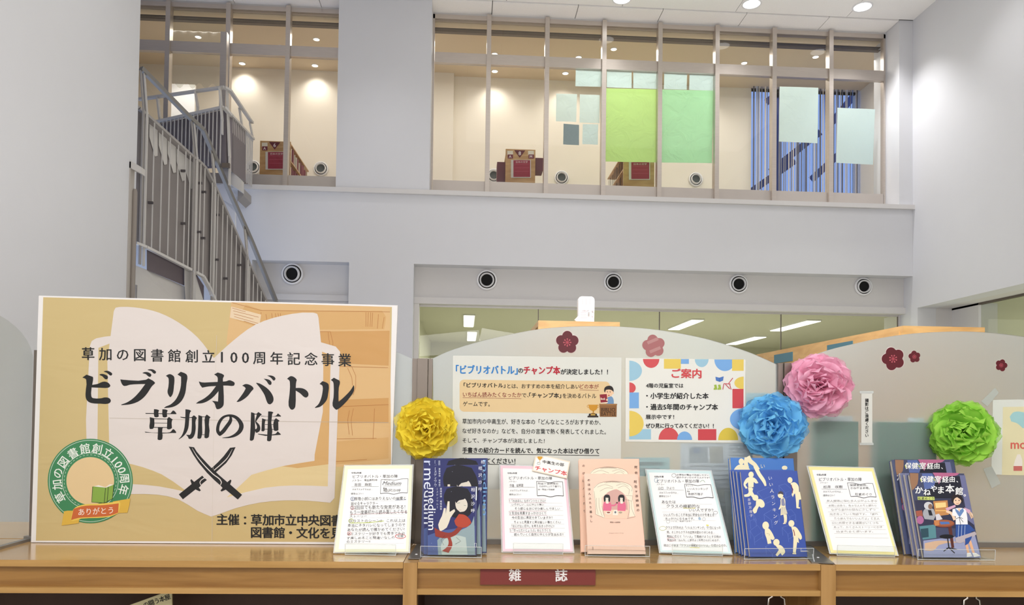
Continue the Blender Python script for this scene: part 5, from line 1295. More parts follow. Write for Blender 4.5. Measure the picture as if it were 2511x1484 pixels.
# ---- card 2
L2, t2, C = card(1233, 1405, 1350, 1352, 1144, 32, 'f0ccd6', (0.035, 0.965, 0.025, 0.965), '', 'pink bordered handwritten card with the small winner tag above it', ((1227, 1141.5), (1387, 1146), (1405, 1352), (1233, 1350.6)))
stand(L2, 'clear stand holding the pink bordered card', 0.105)
C.frame(1200, 1100, 4.948)
C.text('令和6年度', 217, 290, 336, 311, INK, 5, 0.02); C.text('ビブリオバトル・草加の陣', 240, 338, 760, 378, INK, 5, 0.004, slope=0.008)
row(C, 'バトラー', 238, 392, 330, 412, '6a6a6c'); row(C, '中島　結希菜', 248, 432, 412, 468); row(C, 'がオススメするのは…', 250, 500, 485, 522, '6a6a6c'); row(C, '理由はコレ！', 240, 548, 384, 570)
C.brush([(238, 470), (552, 472)], INK, 4, w=2, sm=1)
bookframe(C, ((572, 400), (888, 405), (900, 578), (582, 575)), 5)
row(C, '阿佐ヶ谷姉妹の', 590, 415, 835, 440); row(C, 'のほほんふたり暮らし', 605, 448, 872, 472); row(C, '作・阿佐ヶ谷姉妹', 590, 488, 790, 510)
rows2 = (('1「のほほん」なポイントたくさん!!', 245, 618, 680, 655), ('いそがしい…心にゆとり無い', 272, 668, 662, 694), ('そう感じる方にぜひ楽しんでほしい', 308, 714, 855, 746), ('2 生活を見直すきっかけづくり', 245, 768, 688, 804), ('今の生活に満足できていますか？', 272, 822, 768, 856),
         ('ちょっと見直すと実は楽しい事たくさん!', 300, 878, 866, 910), ('「なにげない日々」を考えるきっかけに!!', 268, 924, 785, 958), ('3「きっとだいじょうぶ」ゆとりづくり', 252, 976, 742, 1012), ('読んでいくと自然とゆとりが生まれる!!', 300, 1026, 898, 1060))
for i, r in enumerate(rows2):
    row(C, *r, sl=0.004); C.brush([(250+i*2, r[4]+5), (885+i*5, r[4]+9)], DOT, 2, w=2, sm=1)
for k in (0, 3, 7):
    r = rows2[k]; C.brush([(r[1]-6, r[2]-6), (r[3]+8, r[2]-5), (r[3]+10, r[4]+6), (r[1]-6, r[4]+5)], 'b04c6c', 3, w=2.2, sm=1, closed=True)
C.build('handwriting')
# winner tag on the top corner of card 2
tg = thing('winner_tag', 'small tilted white tag with a cup and red characters above the pink card', 'tag', L2.P(L2.W*0.6, L2.H, 0.004))
q = [(1314, 1112), (1398, 1132), (1390, 1174), (1305, 1155)]
pl = L2.P(0, L2.H, 0.004); Wq = [on_plane([p], pl, L2.n)[0] for p in q]
G().prism(Wq, -L2.n*0.0008).build('paper', mat('tag_cream', 'efdfc8', 0.5), tg)
C = Canvas(pl, L2.n, tg, step=0.00008); C.poly([(1316, 1115), (1395, 1134), (1388, 1171), (1308, 1153)], 'f7f4ee', 1)
C.frame(1200, 1100, 4.948)
C.text('中高生の部', 648, 140, 905, 180, '1d1d1f', 4, 0.03, slope=0.16); C.text('チャンプ本', 556, 205, 940, 262, 'd8454a', 4, 0.045, slope=0.19)
C.poly([(580, 92), (645, 100), (640, 120), (615, 145), (592, 130)], 'd8a23a', 3, sm=2); C.ring(578, 106, 7, 9, 3, 'd8a23a', 3, n=14); C.ring(648, 112, 7, 9, 3, 'd8a23a', 3, n=14); C.brush([(614, 140), (606, 168)], 'd8a23a', 3, w=5, sm=1)
C.brush([(585, 170), (620, 175), (615, 195), (580, 190)], '33302c', 3, w=4, sm=1, closed=True)
C.build('printing')
# ---- card 3
L3, t3, C = card(1620, 1796, 1352, 1357, 1155, 33, 'cfe6e6', (0.03, 0.965, 0.02, 0.965), '', 'mint bordered handwritten card between the pink and blue books', ((1585.2, 1152.2), (1742.5, 1155.6), (1793, 1357.8), (1619.5, 1353.7)))
stand(L3, 'clear stand holding the mint bordered card', 0.105)
C.frame(1570, 1100, 4.946)
C.text('令和6年度', 168, 332, 283, 354, INK, 5, 0.02); C.text('ビブリオバトル・草加の陣', 202, 376, 712, 418, INK, 5, 0.006, slope=0.0)
row(C, 'バトラー', 200, 427, 292, 447, '6a6a6c'); row(C, '山口　ひより', 218, 465, 412, 498); row(C, 'がオススメするのは…', 232, 525, 462, 550, '6a6a6c'); row(C, '理由はコレ！', 228, 568, 366, 592)
C.brush([(212, 503), (528, 506)], INK, 4, w=2, sm=1)
bookframe(C, ((536, 435), (855, 440), (886, 600), (562, 592)), 5)
row(C, 'タイトル', 552, 446, 640, 462); row(C, 'いい人ランキング', 572, 478, 822, 505); row(C, '著者', 568, 515, 600, 530); row(C, '吉野万理子', 580, 540, 762, 568)
row(C, '中学校が舞台で共感しやすい', 442, 310, 832, 332, sl=0.01); row(C, '読みやすいのでオススメです！', 442, 340, 842, 364, sl=0.01)
C.ring(408, 328, 26, 22, 3, INK, 4, n=18); C.ring(192, 385, 20, 28, 4, '7aa0b8', 4, n=16); C.brush([(725, 410), (745, 390), (765, 388), (785, 412)], '6f9a6a', 4, w=4)
rows3 = (('あなたは', 262, 632, 428, 668), ('クラスの模範的な', 318, 680, 722, 722), ('いい人ですか？', 592, 730, 886, 766), ('いい人でいることが本当に安全なのかを考える…', 285, 786, 925, 822), ('きっかけになる本です。', 305, 838, 655, 868), ('いい人…信用できる？', 372, 876, 620, 892), ('クラスで行われた「いい人ランキング」で1位になった', 310, 942, 975, 978),
         ('桃。そこからクラスの空気は変わりはじめる…', 322, 1000, 905, 1032), ('期待に応えて「いい人」で居続けようとする桃の', 324, 1052, 978, 1084), ('気持ちは「みんな」に都合よく利用されはじめるが、', 330, 1098, 960, 1126), ('桃はこのまま「クラスの模範的ないい人」を続けるのか。', 285, 1158, 1048, 1192))
for i, r in enumerate(rows3):
    row(C, *r, sl=0.004)
    if i not in (5,): C.brush([(250+i*8, r[4]+5), (870+i*12, r[4]+8)], DOT, 2, w=1.6, sm=1)
C.ring(912, 780, 26, 18, 3, INK, 4, n=16); C.ring(338, 888, 20, 20, 3, '8a8a8c', 4, n=16); C.ring(272, 970, 40, 24, 3, 'a9b23c', 4, n=20); C.ring(372, 1104, 44, 22, 3, 'c46a78', 4, n=20)
C.poly([(704, 838), (722, 830), (740, 860), (722, 870), (706, 862)], '9fb8cc', 3); C.ring(772, 858, 16, 20, 3, '8a8a8c', 4, n=14)
C.brush([(520, 722), (610, 728), (668, 722)], 'e4dc5a', 2, w=6); C.brush([(600, 1200), (720, 1206)], 'e4dc5a', 2, w=6, sm=1); C.brush([(800, 930), (830, 935)], 'e4dc5a', 2, w=14, sm=1)
C.build('handwriting')
# ---- card 4
L4, t4, C = card(2036, 2200, 1355, 1359, 1147, 28, 'f4e69a', (0.045, 0.965, 0.03, 0.96), '', 'yellow bordered handwritten card right of the blue books', ((1982, 1144.5), (2141, 1148.7), (2200.3, 1359.4), (2037.2, 1354.6)))
stand(L4, 'clear stand holding the yellow bordered card', 0.12)
C.frame(1960, 1100, 4.557)
C.text('令和6年度', 192, 284, 300, 306, INK, 5, 0.02); C.text('ビブリオバトル・草加の陣', 222, 326, 695, 366, INK, 5, 0.006)
row(C, 'バトラー', 232, 375, 320, 392, '6a6a6c'); row(C, '松井　咲樹', 268, 414, 482, 448); row(C, 'がオススメするのは…', 268, 472, 482, 494, '6a6a6c'); row(C, '理由はコレ！', 266, 514, 394, 536)
C.brush([(248, 453), (532, 455)], INK, 4, w=2, sm=1)
bookframe(C, ((536, 385), (820, 392), (860, 545), (575, 538)), 4)
row(C, '保健室経由、', 562, 396, 760, 422, '5a5a5e'); row(C, 'かねやま本館。', 572, 430, 785, 456, '5a5a5e'); row(C, '松素めぐり', 622, 498, 808, 528, '5a5a5e')
g1 = 'a2a09c'
for i, (tx, x0, y0, x1, y1) in enumerate((('友人関係に悩む主人公がふしぎな', 305, 575, 870, 600), ('本館に出会う。色々な人たちと関わり', 325, 628, 860, 652), ('ながら自分の悩みに少しずつ', 355, 672, 850, 698), ('向き合っていく物語です。「疲れ', 342, 722, 880, 746),
        ('たら休んでもいいんだよ」と主人', 390, 770, 895, 798), ('公に共感できる場面がいくつも', 362, 820, 885, 846), ('あって、たくさんストーリーに引き', 385, 868, 925, 892), ('込まれると思います。', 412, 918, 825, 940), ('', 0, 0, 0, 985))):
    if tx: row(C, tx, x0, y0, x1, y1, g1)
    C.brush([(292+14*i, y1+10), (870+16*i, y1+16)], 'c4c2bc', 2, w=2.4, sm=1)
C.build('handwriting')

# ------------------------------------------------------------------ books
def book(x0, x1, yb0, yb1, yt, lean, th, cover, label, group=None, z0=None, Lp=None, spine=None, name='book', back=0.0):
    L = Lp or Lean(x0, x1, yb0, yb1, yt, lean, z0 or ZS+0.006)
    t = thing(name, label, 'book', L.P(L.W/2, 0, -back), group)
    L.slab(0, L.W, 0, L.H, -0.0008-back, -back).build('front_cover', mat('cover_'+cover, cover, 0.3, noise=0.03, nscale=14), t)
    L.slab(0, L.W, 0, L.H, -th-back, -th+0.0008-back).build('back_cover', mat('cover_'+cover, cover, 0.3, noise=0.03, nscale=14), t)
    L.slab(L.W-0.0008, L.W, 0, L.H, -th-back, -back).build('spine', mat('cover_'+(spine or cover), spine or cover, 0.35, noise=0.03, nscale=14), t)
    L.slab(0.0015, L.W-0.001, 0.0012, L.H-0.0015, -th+0.0009-back, -0.0009-back).build('page_block', mat('page_edges', 'e6ddc8', 0.8, noise=0.06, nscale=200, stretch=(1, 1, 0.02)), t)
    return L, t, L.canvas(t, 0.0002-back)
# --- dark blue novels: hardcover at the back, a second one, paperback in front (generic figure)
def novel(C, k, q):
    """k: 'back','mid','front' in crop coordinates 800,1100,4.948; q maps the front design"""
    ax, ay, sx, sy = q
    def T(P): return [(ax+x*sx, ay+y*sy) + ((p[0],) if p else ()) for x, y, *p in P]
    C.poly(T([(0, 0), (100, 0), (100, 140), (0, 140)]), '2b3068', 1)
    C.poly(T([(0, 100), (30, 90), (100, 80), (100, 140), (0, 140)]), '4a5c94', 2)
    C.poly(T([(22, 140), (20, 110), (34, 98), (60, 92), (90, 78), (98, 60), (100, 140)]), '8fa3a8', 3, sm=3)
    C.poly(T([(30, 140), (28, 120), (40, 104), (62, 100), (80, 104), (84, 140)]), 'b8c6c0', 4, sm=3)
    C.poly(T([(40, 4), (60, -0.5), (84, 4), (93, 20), (95, 46), (86, 60), (70, 66), (52, 62), (44, 46), (36, 34), (34, 18)]), '14121e', 5, sm=3)
    C.poly(T([(58, 26), (70, 20), (80, 26), (84, 40), (78, 50), (68, 52), (60, 44)]), 'dbd3c4', 6, sm=3)
    C.poly(T([(54, 22), (64, 14), (82, 20), (76, 26), (66, 28), (60, 34)]), '14121e', 7, sm=2)
    C.brush(T([(62, 34), (68, 33)]), '3f6f5c', 8, w=5*sx/6, sm=1); C.brush(T([(76, 38), (81, 39)]), '3f6f5c', 8, w=4*sx/6, sm=1); C.brush(T([(66, 47), (71, 48)]), 'a8544c', 8, w=2.5, sm=1)
    C.poly(T([(22, 78), (30, 60), (34, 44), (38, 44), (38, 56), (42, 30), (46, 30), (46, 52), (56, 46), (58, 50), (48, 64), (40, 84), (26, 92)]), 'e0d8c6', 8, sm=2, corner=60)
    C.poly(T([(56, 70), (66, 56), (78, 58), (88, 66), (92, 74), (84, 82), (70, 84), (60, 80)]), 'b0432c', 9, sm=3)
    C.poly(T([(14, 84), (30, 92), (50, 94), (64, 82), (74, 84), (58, 100), (36, 106), (16, 102)]), '8f3428', 9, sm=3)
    C.poly(T([(40, 102), (48, 104), (52, 120), (44, 136), (30, 132), (42, 122), (44, 112)]), '9c3a2a', 9, sm=3)
    C.brush(T([(36, 100), (28, 110), (34, 120)]), '221c28', 10, w=2.5); C.brush(T([(60, 104), (70, 112), (58, 118)]), '221c28', 10, w=2.5)
    for x, y in ((8, 116), (6, 70), (90, 120), (12, 128), (94, 100), (50, 10)): C.ell(ax+x*sx, ay+y*sy, 2.5, 2.5, 'b8c4e4', 10, n=8)
def vword(C, word, x, y0, y1, h, col, l=11, b=0.0, flip=90):
    """a latin word turned a quarter, reading downwards"""
    V, F = text_mesh(word, b); a, bb = V.min(0), V.max(0); q = (V-a)/(bb-a)
    C._put(np.stack([x+q[:, 1]*h, y0+q[:, 0]*(y1-y0)], 1), F, col, l)
Lf_ = Lean(1046, 1168, 1360, 1362, 1194, 12, ZS+0.005)
L_ = Lf_.behind(0.015, 1038, 1182, 1354, 1140).quad((1038, 1142), (1182, 1140), (1182, 1352), (1036, 1352))
Lb = Lf_.behind(0.030, 1038, 1196, 1351, 1126).quad((1038.5, 1124.7), (1195.7, 1123.8), (1193, 1352.6), (1031.4, 1348.6)); Lf_.quad((1051.2, 1193.6), (1169.8, 1193), (1168.2, 1362.3), (1047, 1360.7))
_, tb, C = book(0, 0, 0, 0, 0, 0, 0.014, '2b3570', 'dark blue hardcover novel at the back of the dark blue stack', 'dark blue novels on one stand', Lp=Lb)
C.frame(800, 1100, 4.948)
novel(C, 'back', (1180, 120, 7.6, 8.1)); vword(C, 'medium', 1185, 150, 915, 112, 'c9d2ec'); vword(C, 'medium', 1900, 140, 812, 52, '7fb4e4', 12)
C.vtext('[メディウム]', 1322, 160, 1322, 470, 40, 'c3cbe2', 11); C.vtext('霊媒探偵', 1372, 160, 1372, 240, 28, 'c3cbe2', 11); C.vtext('相沢沙呼', 1898, 165, 1868, 495, 50, 'e2e6f2', 12)
C.build('cover_print')
_, tm, C = book(0, 0, 0, 0, 0, 0, 0.014, '2c3268', 'middle dark blue novel, its head just below the back one', 'dark blue novels on one stand', Lp=L_)
C.frame(800, 1100, 4.948)
novel(C, 'mid', (1185, 205, 6.9, 7.7)); vword(C, 'medium', 1185, 245, 915, 118, 'e2e7f4')
C.vtext('[メディウム]', 1325, 245, 1325, 470, 38, 'e2e7f4', 11); C.vtext('霊媒探偵 城塚翡翠', 1375, 250, 1375, 470, 24, 'e2e7f4', 11); C.vtext('相沢沙呼', 1868, 240, 1868, 495, 50, 'e8ebf5', 12)
C.build('cover_print')
_, tf, C = book(0, 0, 0, 0, 0, 0, 0.012, '33386e', 'small dark paperback with a red scarf figure, front of the dark blue stack', 'dark blue novels on one stand', Lp=Lf_)
C.frame(800, 1100, 4.948)
novel(C, 'front', (1232, 465, 5.75, 5.9)); vword(C, 'medium', 1237, 480, 990, 92, 'f0f2f6')
C.vtext('[メディウム]', 1348, 490, 1348, 710, 28, 'c8cede', 11); C.vtext('霊媒探偵 城塚翡翠', 1392, 490, 1392, 735, 26, 'e6e9f2', 11); C.vtext('相沢沙呼', 1780, 500, 1780, 755, 52, 'eef0f6', 12)
C.poly([(1816, 465), (1830, 465), (1826, 630), (1812, 630)], 'dfe6ea', 12); C.brush([(1800, 1150), (1822, 1150), (1822, 1195), (1800, 1195)], 'e8ecee', 12, w=4, sm=1, closed=True)
C.build('cover_print')
L_th[0] = 0.046; stand(Lf_, 'clear stand under the dark blue novels', 0.125, fwd=0.010); L_th[0] = 0

# --- pink books: generic two women under a curtain
def pinkcover(C, dx=0, dy=0):
    def S_(P): return [(p[0]+dx, p[1]+dy, *p[2:]) for p in P]
    ln = '8b7565'
    C.poly(S_([(1265, 490), (1300, 440), (1400, 410), (1500, 405), (1600, 410), (1700, 440), (1740, 490), (1735, 580), (1770, 820), (1700, 830), (1690, 640), (1620, 540), (1540, 490), (1440, 530), (1360, 600), (1370, 740), (1400, 845), (1290, 800), (1280, 640)]), 'f3e6cf', 2, sm=3)
    C.poly(S_([(1400, 640), (1430, 540), (1520, 500), (1600, 520), (1660, 600), (1680, 750), (1400, 750)]), 'd3a79c', 1, sm=3)
    for P in ([(1270, 480), (1330, 425), (1440, 402), (1540, 402), (1660, 420), (1730, 470), (1728, 520)], [(1310, 470), (1400, 440), (1500, 470)], [(1340, 520), (1420, 480), (1500, 485)], [(1560, 480), (1640, 455), (1700, 500), (1690, 560)], [(1540, 450), (1620, 430), (1690, 460)],
              [(1300, 600), (1300, 700), (1320, 800)], [(1330, 600), (1335, 720), (1370, 820)], [(1270, 520), (1285, 640), (1290, 800), (1400, 845), (1365, 700)], [(1690, 620), (1700, 720), (1680, 850)], [(1720, 640), (1730, 740), (1770, 830), (1670, 850)], [(1650, 570), (1740, 575), (1730, 640), (1650, 620)]):
        C.brush(S_(P), ln, 3, w=3)
    for k in range(11): C.ring(1410+dx+17*k, 412+dy-9*math.sin(k*0.31), 10, 9, 2.4, ln, 3, n=10)
    for sx, cx in ((1, 1430), (-1, 1605)):
        C.poly(S_([(cx-40, 650), (cx+40, 655), (cx+52, 700), (cx+45, 760), (cx-50, 755), (cx-50, 690)]), 'dd6d8c', 4, sm=3)
        C.poly(S_([(cx-38, 650), (cx-42, 590), (cx-25, 565), (cx, 560), (cx+25, 568), (cx+36, 600), (cx+32, 650), (cx+15, 640), (cx+15, 600), (cx-20, 598), (cx-22, 640)]), '1f1c1d', 6, sm=3, corner=70)
        C.poly(S_([(cx-22, 598), (cx+18, 598), (cx+18, 640), (cx-2, 655), (cx-20, 640)]), 'f6ead8', 5, sm=3)
        C.ell(cx+dx, 660+dy, 20, 10, 'f6ead8', 5); C.brush(S_([(cx-16, 612), (cx+14, 612)]), '4a3f3c', 7, w=2.4, sm=1); C.ell(cx+dx, 632+dy, 4, 2.5, 'c4504c', 7, n=8)
    C.brush(S_([(1470, 690), (1520, 690), (1545, 665)]), 'dd6d8c', 5, w=18); C.ell(1548+dx, 660+dy, 12, 9, '5a4038', 6, n=12)
    C.poly(S_([(1385, 745), (1680, 745), (1670, 850), (1400, 850)]), 'f0cdb4', 3)
    C.ell(1445+dx, 782+dy, 34, 17, 'f6ead8', 6); C.ell(1445+dx, 778+dy, 22, 9, '8a4a3a', 7); C.poly(S_([(1510, 745), (1550, 748), (1562, 812), (1495, 808)]), 'efe5d6', 6); C.ell(1528+dx, 775+dy, 12, 14, '6a7078', 7, n=12); C.ell(1590+dx, 778+dy, 22, 12, 'b0a28a', 6, n=16)
Lpf = Lean(1440, 1585, 1358, 1360, 1162, 17, ZS+0.005); Lpk = Lpf.behind(0.020, 1425, 1574, 1345, 1127).quad((1419.3, 1125.9), (1567.4, 1125.3), (1574, 1347), (1424.7, 1346.6)); Lpf.quad((1432.4, 1161.6), (1564.8, 1163), (1584, 1359.7), (1441.5, 1359))
_, tpk, C = book(0, 0, 0, 0, 0, 0, 0.016, 'f0c5ab', 'taller salmon pink book behind, mostly covered by the front one', 'pink books on one stand', Lp=Lpk)
C.frame(1200, 1100, 4.948)
pinkcover(C, -50, -172); C.vtext('のほほんふたり', 1142, 210, 1155, 760, 34, '4a3a34', 9, 0.01); C.vtext('阿佐ヶ谷姉妹の', 1778, 228, 1800, 640, 38, '4a3a34', 9, 0.01)
C.build('cover_print')
_, tpf, C = book(0, 0, 0, 0, 0, 0, 0.018, 'f3ccb6', 'front pink book with two drawn women under a curtain', 'pink books on one stand', Lp=Lpf)
C.frame(1200, 1100, 4.948)
pinkcover(C); C.vtext('のほほんふたり暮らし', 1206, 385, 1238, 880, 34, '4a3a34', 9, 0.012); C.vtext('阿佐ヶ谷姉妹の', 1772, 405, 1803, 748, 38, '4a3a34', 9, 0.012)
C.text('阿佐ヶ谷姉妹', 1465, 888, 1588, 905, '4a3a34', 9, 0.015); C.text('Asagaya sisters living', 1450, 1022, 1626, 1035, '9a8070', 9); C.text('幻冬舎', 1248, 1190, 1262, 1235, '5a4a44', 9)
C.brush([(1200, 1222), (1895, 1240)], 'c99f88', 8, w=3, sm=1); C.brush([(1885, 1155), (1898, 1155), (1900, 1200), (1887, 1200)], '4a403c', 8, w=4, sm=1, closed=True)
C.build('cover_print')
L_th[0] = 0.038; stand(Lpf, 'clear stand under the pink books', 0.135, fwd=0.008); L_th[0] = 0

# --- blue books: generic cream figures among desks
CR = 'f1e7c2'; DL = '6f86cc'
def person_fig(C, P, l=5):
    for kind, *a in P:
        if kind == 'p': C.poly(a[0], CR, l, sm=3, corner=70)
        elif kind == 'e': C.ell(*a[0], CR, l)
        elif kind == 'b': C.brush(a[0], CR, l+0.7)
        elif kind == 'l': C.brush(a[0], '8a7a5a', l+2, w=2.4)
def bluecover(C, dx=0, dy=0, part=False):
    def S_(P): return [(p[0]+dx, p[1]+dy, *p[2:]) for p in P]
    def E(x, y, rx, ry): return (x+dx, y+dy, rx, ry)
    desks = [((1420, 530), (1560, 470), (1620, 560), (1490, 620)), ((1680, 450), (1760, 430), (1840, 500), (1760, 540)), ((1500, 800), (1600, 740), (1680, 800), (1590, 870)), ((1330, 1000), (1420, 930), (1480, 1010), (1380, 1080)), ((1720, 960), (1800, 930), (1860, 1000), (1790, 1040)), ((1520, 1190), (1640, 1130), (1700, 1200), (1600, 1280)), ((1330, 880), (1300, 820), (1370, 790), (1400, 850)), ((1760, 760), (1830, 740), (1880, 800), (1810, 830))]
    for q in desks:
        C.brush(S_(q), DL, 2, w=3, sm=1, closed=True); C.brush(S_([(q[3][0], q[3][1]), (q[3][0]+6, q[3][1]+26)]), DL, 2, w=3, sm=1)
        for i in (0, 3, 2): C.brush(S_([q[i], (q[i][0]+10, q[i][1]+95)]), DL, 2, w=3, sm=1)
        C.brush(S_([(q[3][0]+8, q[3][1]+60), (q[2][0]+8, q[2][1]+60)]), DL, 2, w=2.4, sm=1)
    # running boy
    person_fig(C, [('e', E(1343, 318, 32, 36)), ('p', S_([(1300, 355), (1345, 345), (1400, 370), (1432, 420), (1400, 425), (1375, 405), (1372, 470), (1310, 470), (1305, 410), (1275, 440), (1300, 480), (1280, 490), (1252, 440), (1270, 385)])),
                   ('b', S_([(1330, 470, 50), (1340, 530, 45), (1380, 590, 38), (1395, 605, 30)])), ('b', S_([(1345, 480, 50), (1320, 560, 40), (1260, 575, 26)])), ('l', S_([(1300, 470), (1375, 472)])), ('l', S_([(1372, 440), (1385, 470)]))])
    person_fig(C, [('e', E(1395, 598, 36, 36)), ('p', S_([(1410, 625), (1460, 615), (1500, 650), (1505, 700), (1470, 720), (1440, 700), (1420, 740), (1405, 780), (1380, 790), (1362, 750), (1400, 690)]))])
    if not part:
        person_fig(C, [('e', E(1815, 385, 30, 36)), ('p', S_([(1820, 425), (1870, 410), (1915, 450), (1925, 530), (1870, 550), (1850, 590), (1835, 560), (1855, 500), (1840, 470)])), ('b', S_([(1900, 530, 52), (1905, 620, 40), (1905, 720, 26)])), ('b', S_([(1915, 530, 40), (1940, 620, 26)])), ('b', S_([(1895, 718, 14), (1935, 722, 18)]))])
        C.brush(S_([(1830, 440), (1840, 480), (1846, 545)]), '8a3040', 8, w=6)
    # girl with pleated skirt
    person_fig(C, [('e', E(1700, 565, 34, 38)), ('p', S_([(1705, 605), (1735, 590), (1755, 620), (1760, 700), (1785, 790), (1700, 812), (1705, 720), (1690, 740), (1675, 740), (1700, 680)])), ('b', S_([(1745, 800, 22), (1752, 860, 18), (1748, 905, 14)])), ('b', S_([(1765, 800, 20), (1770, 860, 16), (1765, 900, 13)])), ('b', S_([(1730, 912, 10), (1765, 908, 12)]))])
    C.poly(S_([(1668, 560), (1680, 528), (1705, 518), (1730, 535), (1734, 565), (1700, 550)]), '4a4650', 8, sm=3); C.poly(S_([(1708, 620), (1740, 600), (1755, 690), (1735, 700), (1712, 690)]), '8a8ca8', 8, sm=2)
    for k in range(5): C.brush(S_([(1715+11*k, 712), (1712+17*k, 800)]), '9a96a8', 8, w=4, sm=1)
    # two below
    person_fig(C, [('e', E(1520, 935, 40, 48)), ('p', S_([(1510, 975), (1545, 965), (1590, 1010), (1630, 1090), (1610, 1110), (1580, 1100), (1590, 1150), (1545, 1160), (1530, 1090), (1512, 1040)])), ('l', S_([(1530, 1030), (1570, 1040), (1560, 1060)])),
                   ('e', E(1650, 1140, 38, 42)), ('p', S_([(1640, 1180), (1690, 1170), (1740, 1210), (1755, 1260), (1720, 1300), (1700, 1270), (1660, 1310), (1640, 1290), (1680, 1230)])),
                   ('e', E(1832, 910, 36, 40)), ('p', S_([(1830, 950), (1880, 950), (1930, 1010), (1960, 1090), (1940, 1110), (1915, 1080), (1925, 1150), (1860, 1090), (1848, 1020)])), ('b', S_([(1885, 1080, 54), (1875, 1180, 42), (1868, 1265, 34)])), ('b', S_([(1845, 1275, 14), (1890, 1275, 18)]))])
    C.brush(S_([(1855, 985), (1868, 1030), (1872, 1060)]), '8a3040', 8, w=9)
GB = 'blue books on one stand'
Lbf = Lean(1838, 1985, 1366, 1365, 1154, 17, ZS+0.005); Lb0 = Lbf.behind(0.044, 1808, 1960, 1346, 1123).quad((1791, 1122.5), (1945.5, 1124.5), (1964, 1350), (1807, 1349)); Lbf.quad((1815.7, 1154.6), (1955, 1155), (1980.4, 1367.9), (1839.9, 1367.9))
_, tb0, C = book(0, 0, 0, 0, 0, 0, 0.014, '3f78c4', 'lighter blue book at the back, its head showing above the others', GB, Lp=Lb0)
C.frame(1570, 1100, 4.946)
person_fig(C, [('e', (1225, 160, 32, 38)), ('p', [(1190, 200), (1240, 195), (1300, 225), (1330, 255), (1330, 300), (1130, 300), (1140, 250)]), ('b', [(1300, 100, 60), (1330, 150, 56), (1390, 200, 46), (1430, 260, 44)]), ('b', [(1290, 110, 50), (1280, 180, 50), (1300, 240, 40)]), ('e', (1750, 235, 34, 26))])
C.glyph('い', 1485, 215, 62, CR, 8, 0.0); C.build('cover_print')
for dist, x0, yb, lb_ in ((0.0315, 1815, 1355, 'fourth blue book, only a sliver of its left edge showing'), (0.021, 1822, 1358, 'third blue book, its pale page edge showing at the left'), (0.0105, 1830, 1362, 'second blue book, edge just behind the front one')):
    book(0, 0, 0, 0, 0, 0, 0.0095, '3c5cae', lb_, GB, Lp=Lbf.behind(dist, x0, x0+146, yb, 1154-int(dist*60)).quad((x0-24, 1154-dist*60), (x0+115, 1154-dist*60), (x0+140, yb+3), (x0, yb+3)))
_, tbf, C = book(0, 0, 0, 0, 0, 0, 0.0095, '3b55a8', 'front blue book with cream figures of pupils among outlined desks', GB, Lp=Lbf)
C.frame(1570, 1100, 4.946)
bluecover(C); C.vtext('いい人ランキング', 1575, 360, 1645, 900, 52, 'f2f0ea', 9, 0.0); C.vtext('吉野万理子', 1318, 622, 1345, 815, 38, 'e8e6ea', 9); C.text('あかね', 1938, 1205, 1958, 1255, 'c8cfe4', 9)
C.brush([(1390, 210, 44), (1440, 310, 44), (1500, 400, 40), (1520, 455, 22)], CR, 4); C.build('cover_print')
L_th[0] = 0.060; stand(Lbf, 'clear stand with a taped lip under the blue books', 0.15, fwd=0.008, uc=0.06, depth=0.07); L_th[0] = 0
p = at_z(1990, 1366, ZS+0.001)
o = G().tube([at_z(1965, 1352, ZS+0.02), at_z(1980, 1352, ZS+0.018), at_z(1992, 1360, ZS+0.009), at_z(1997, 1378, ZS+0.002)], 0.0012, 8).build('tape_loop', M_EDGE, smooth=True)
tag(o, 'curl of clear tape beside the blue book stand', 'tape')

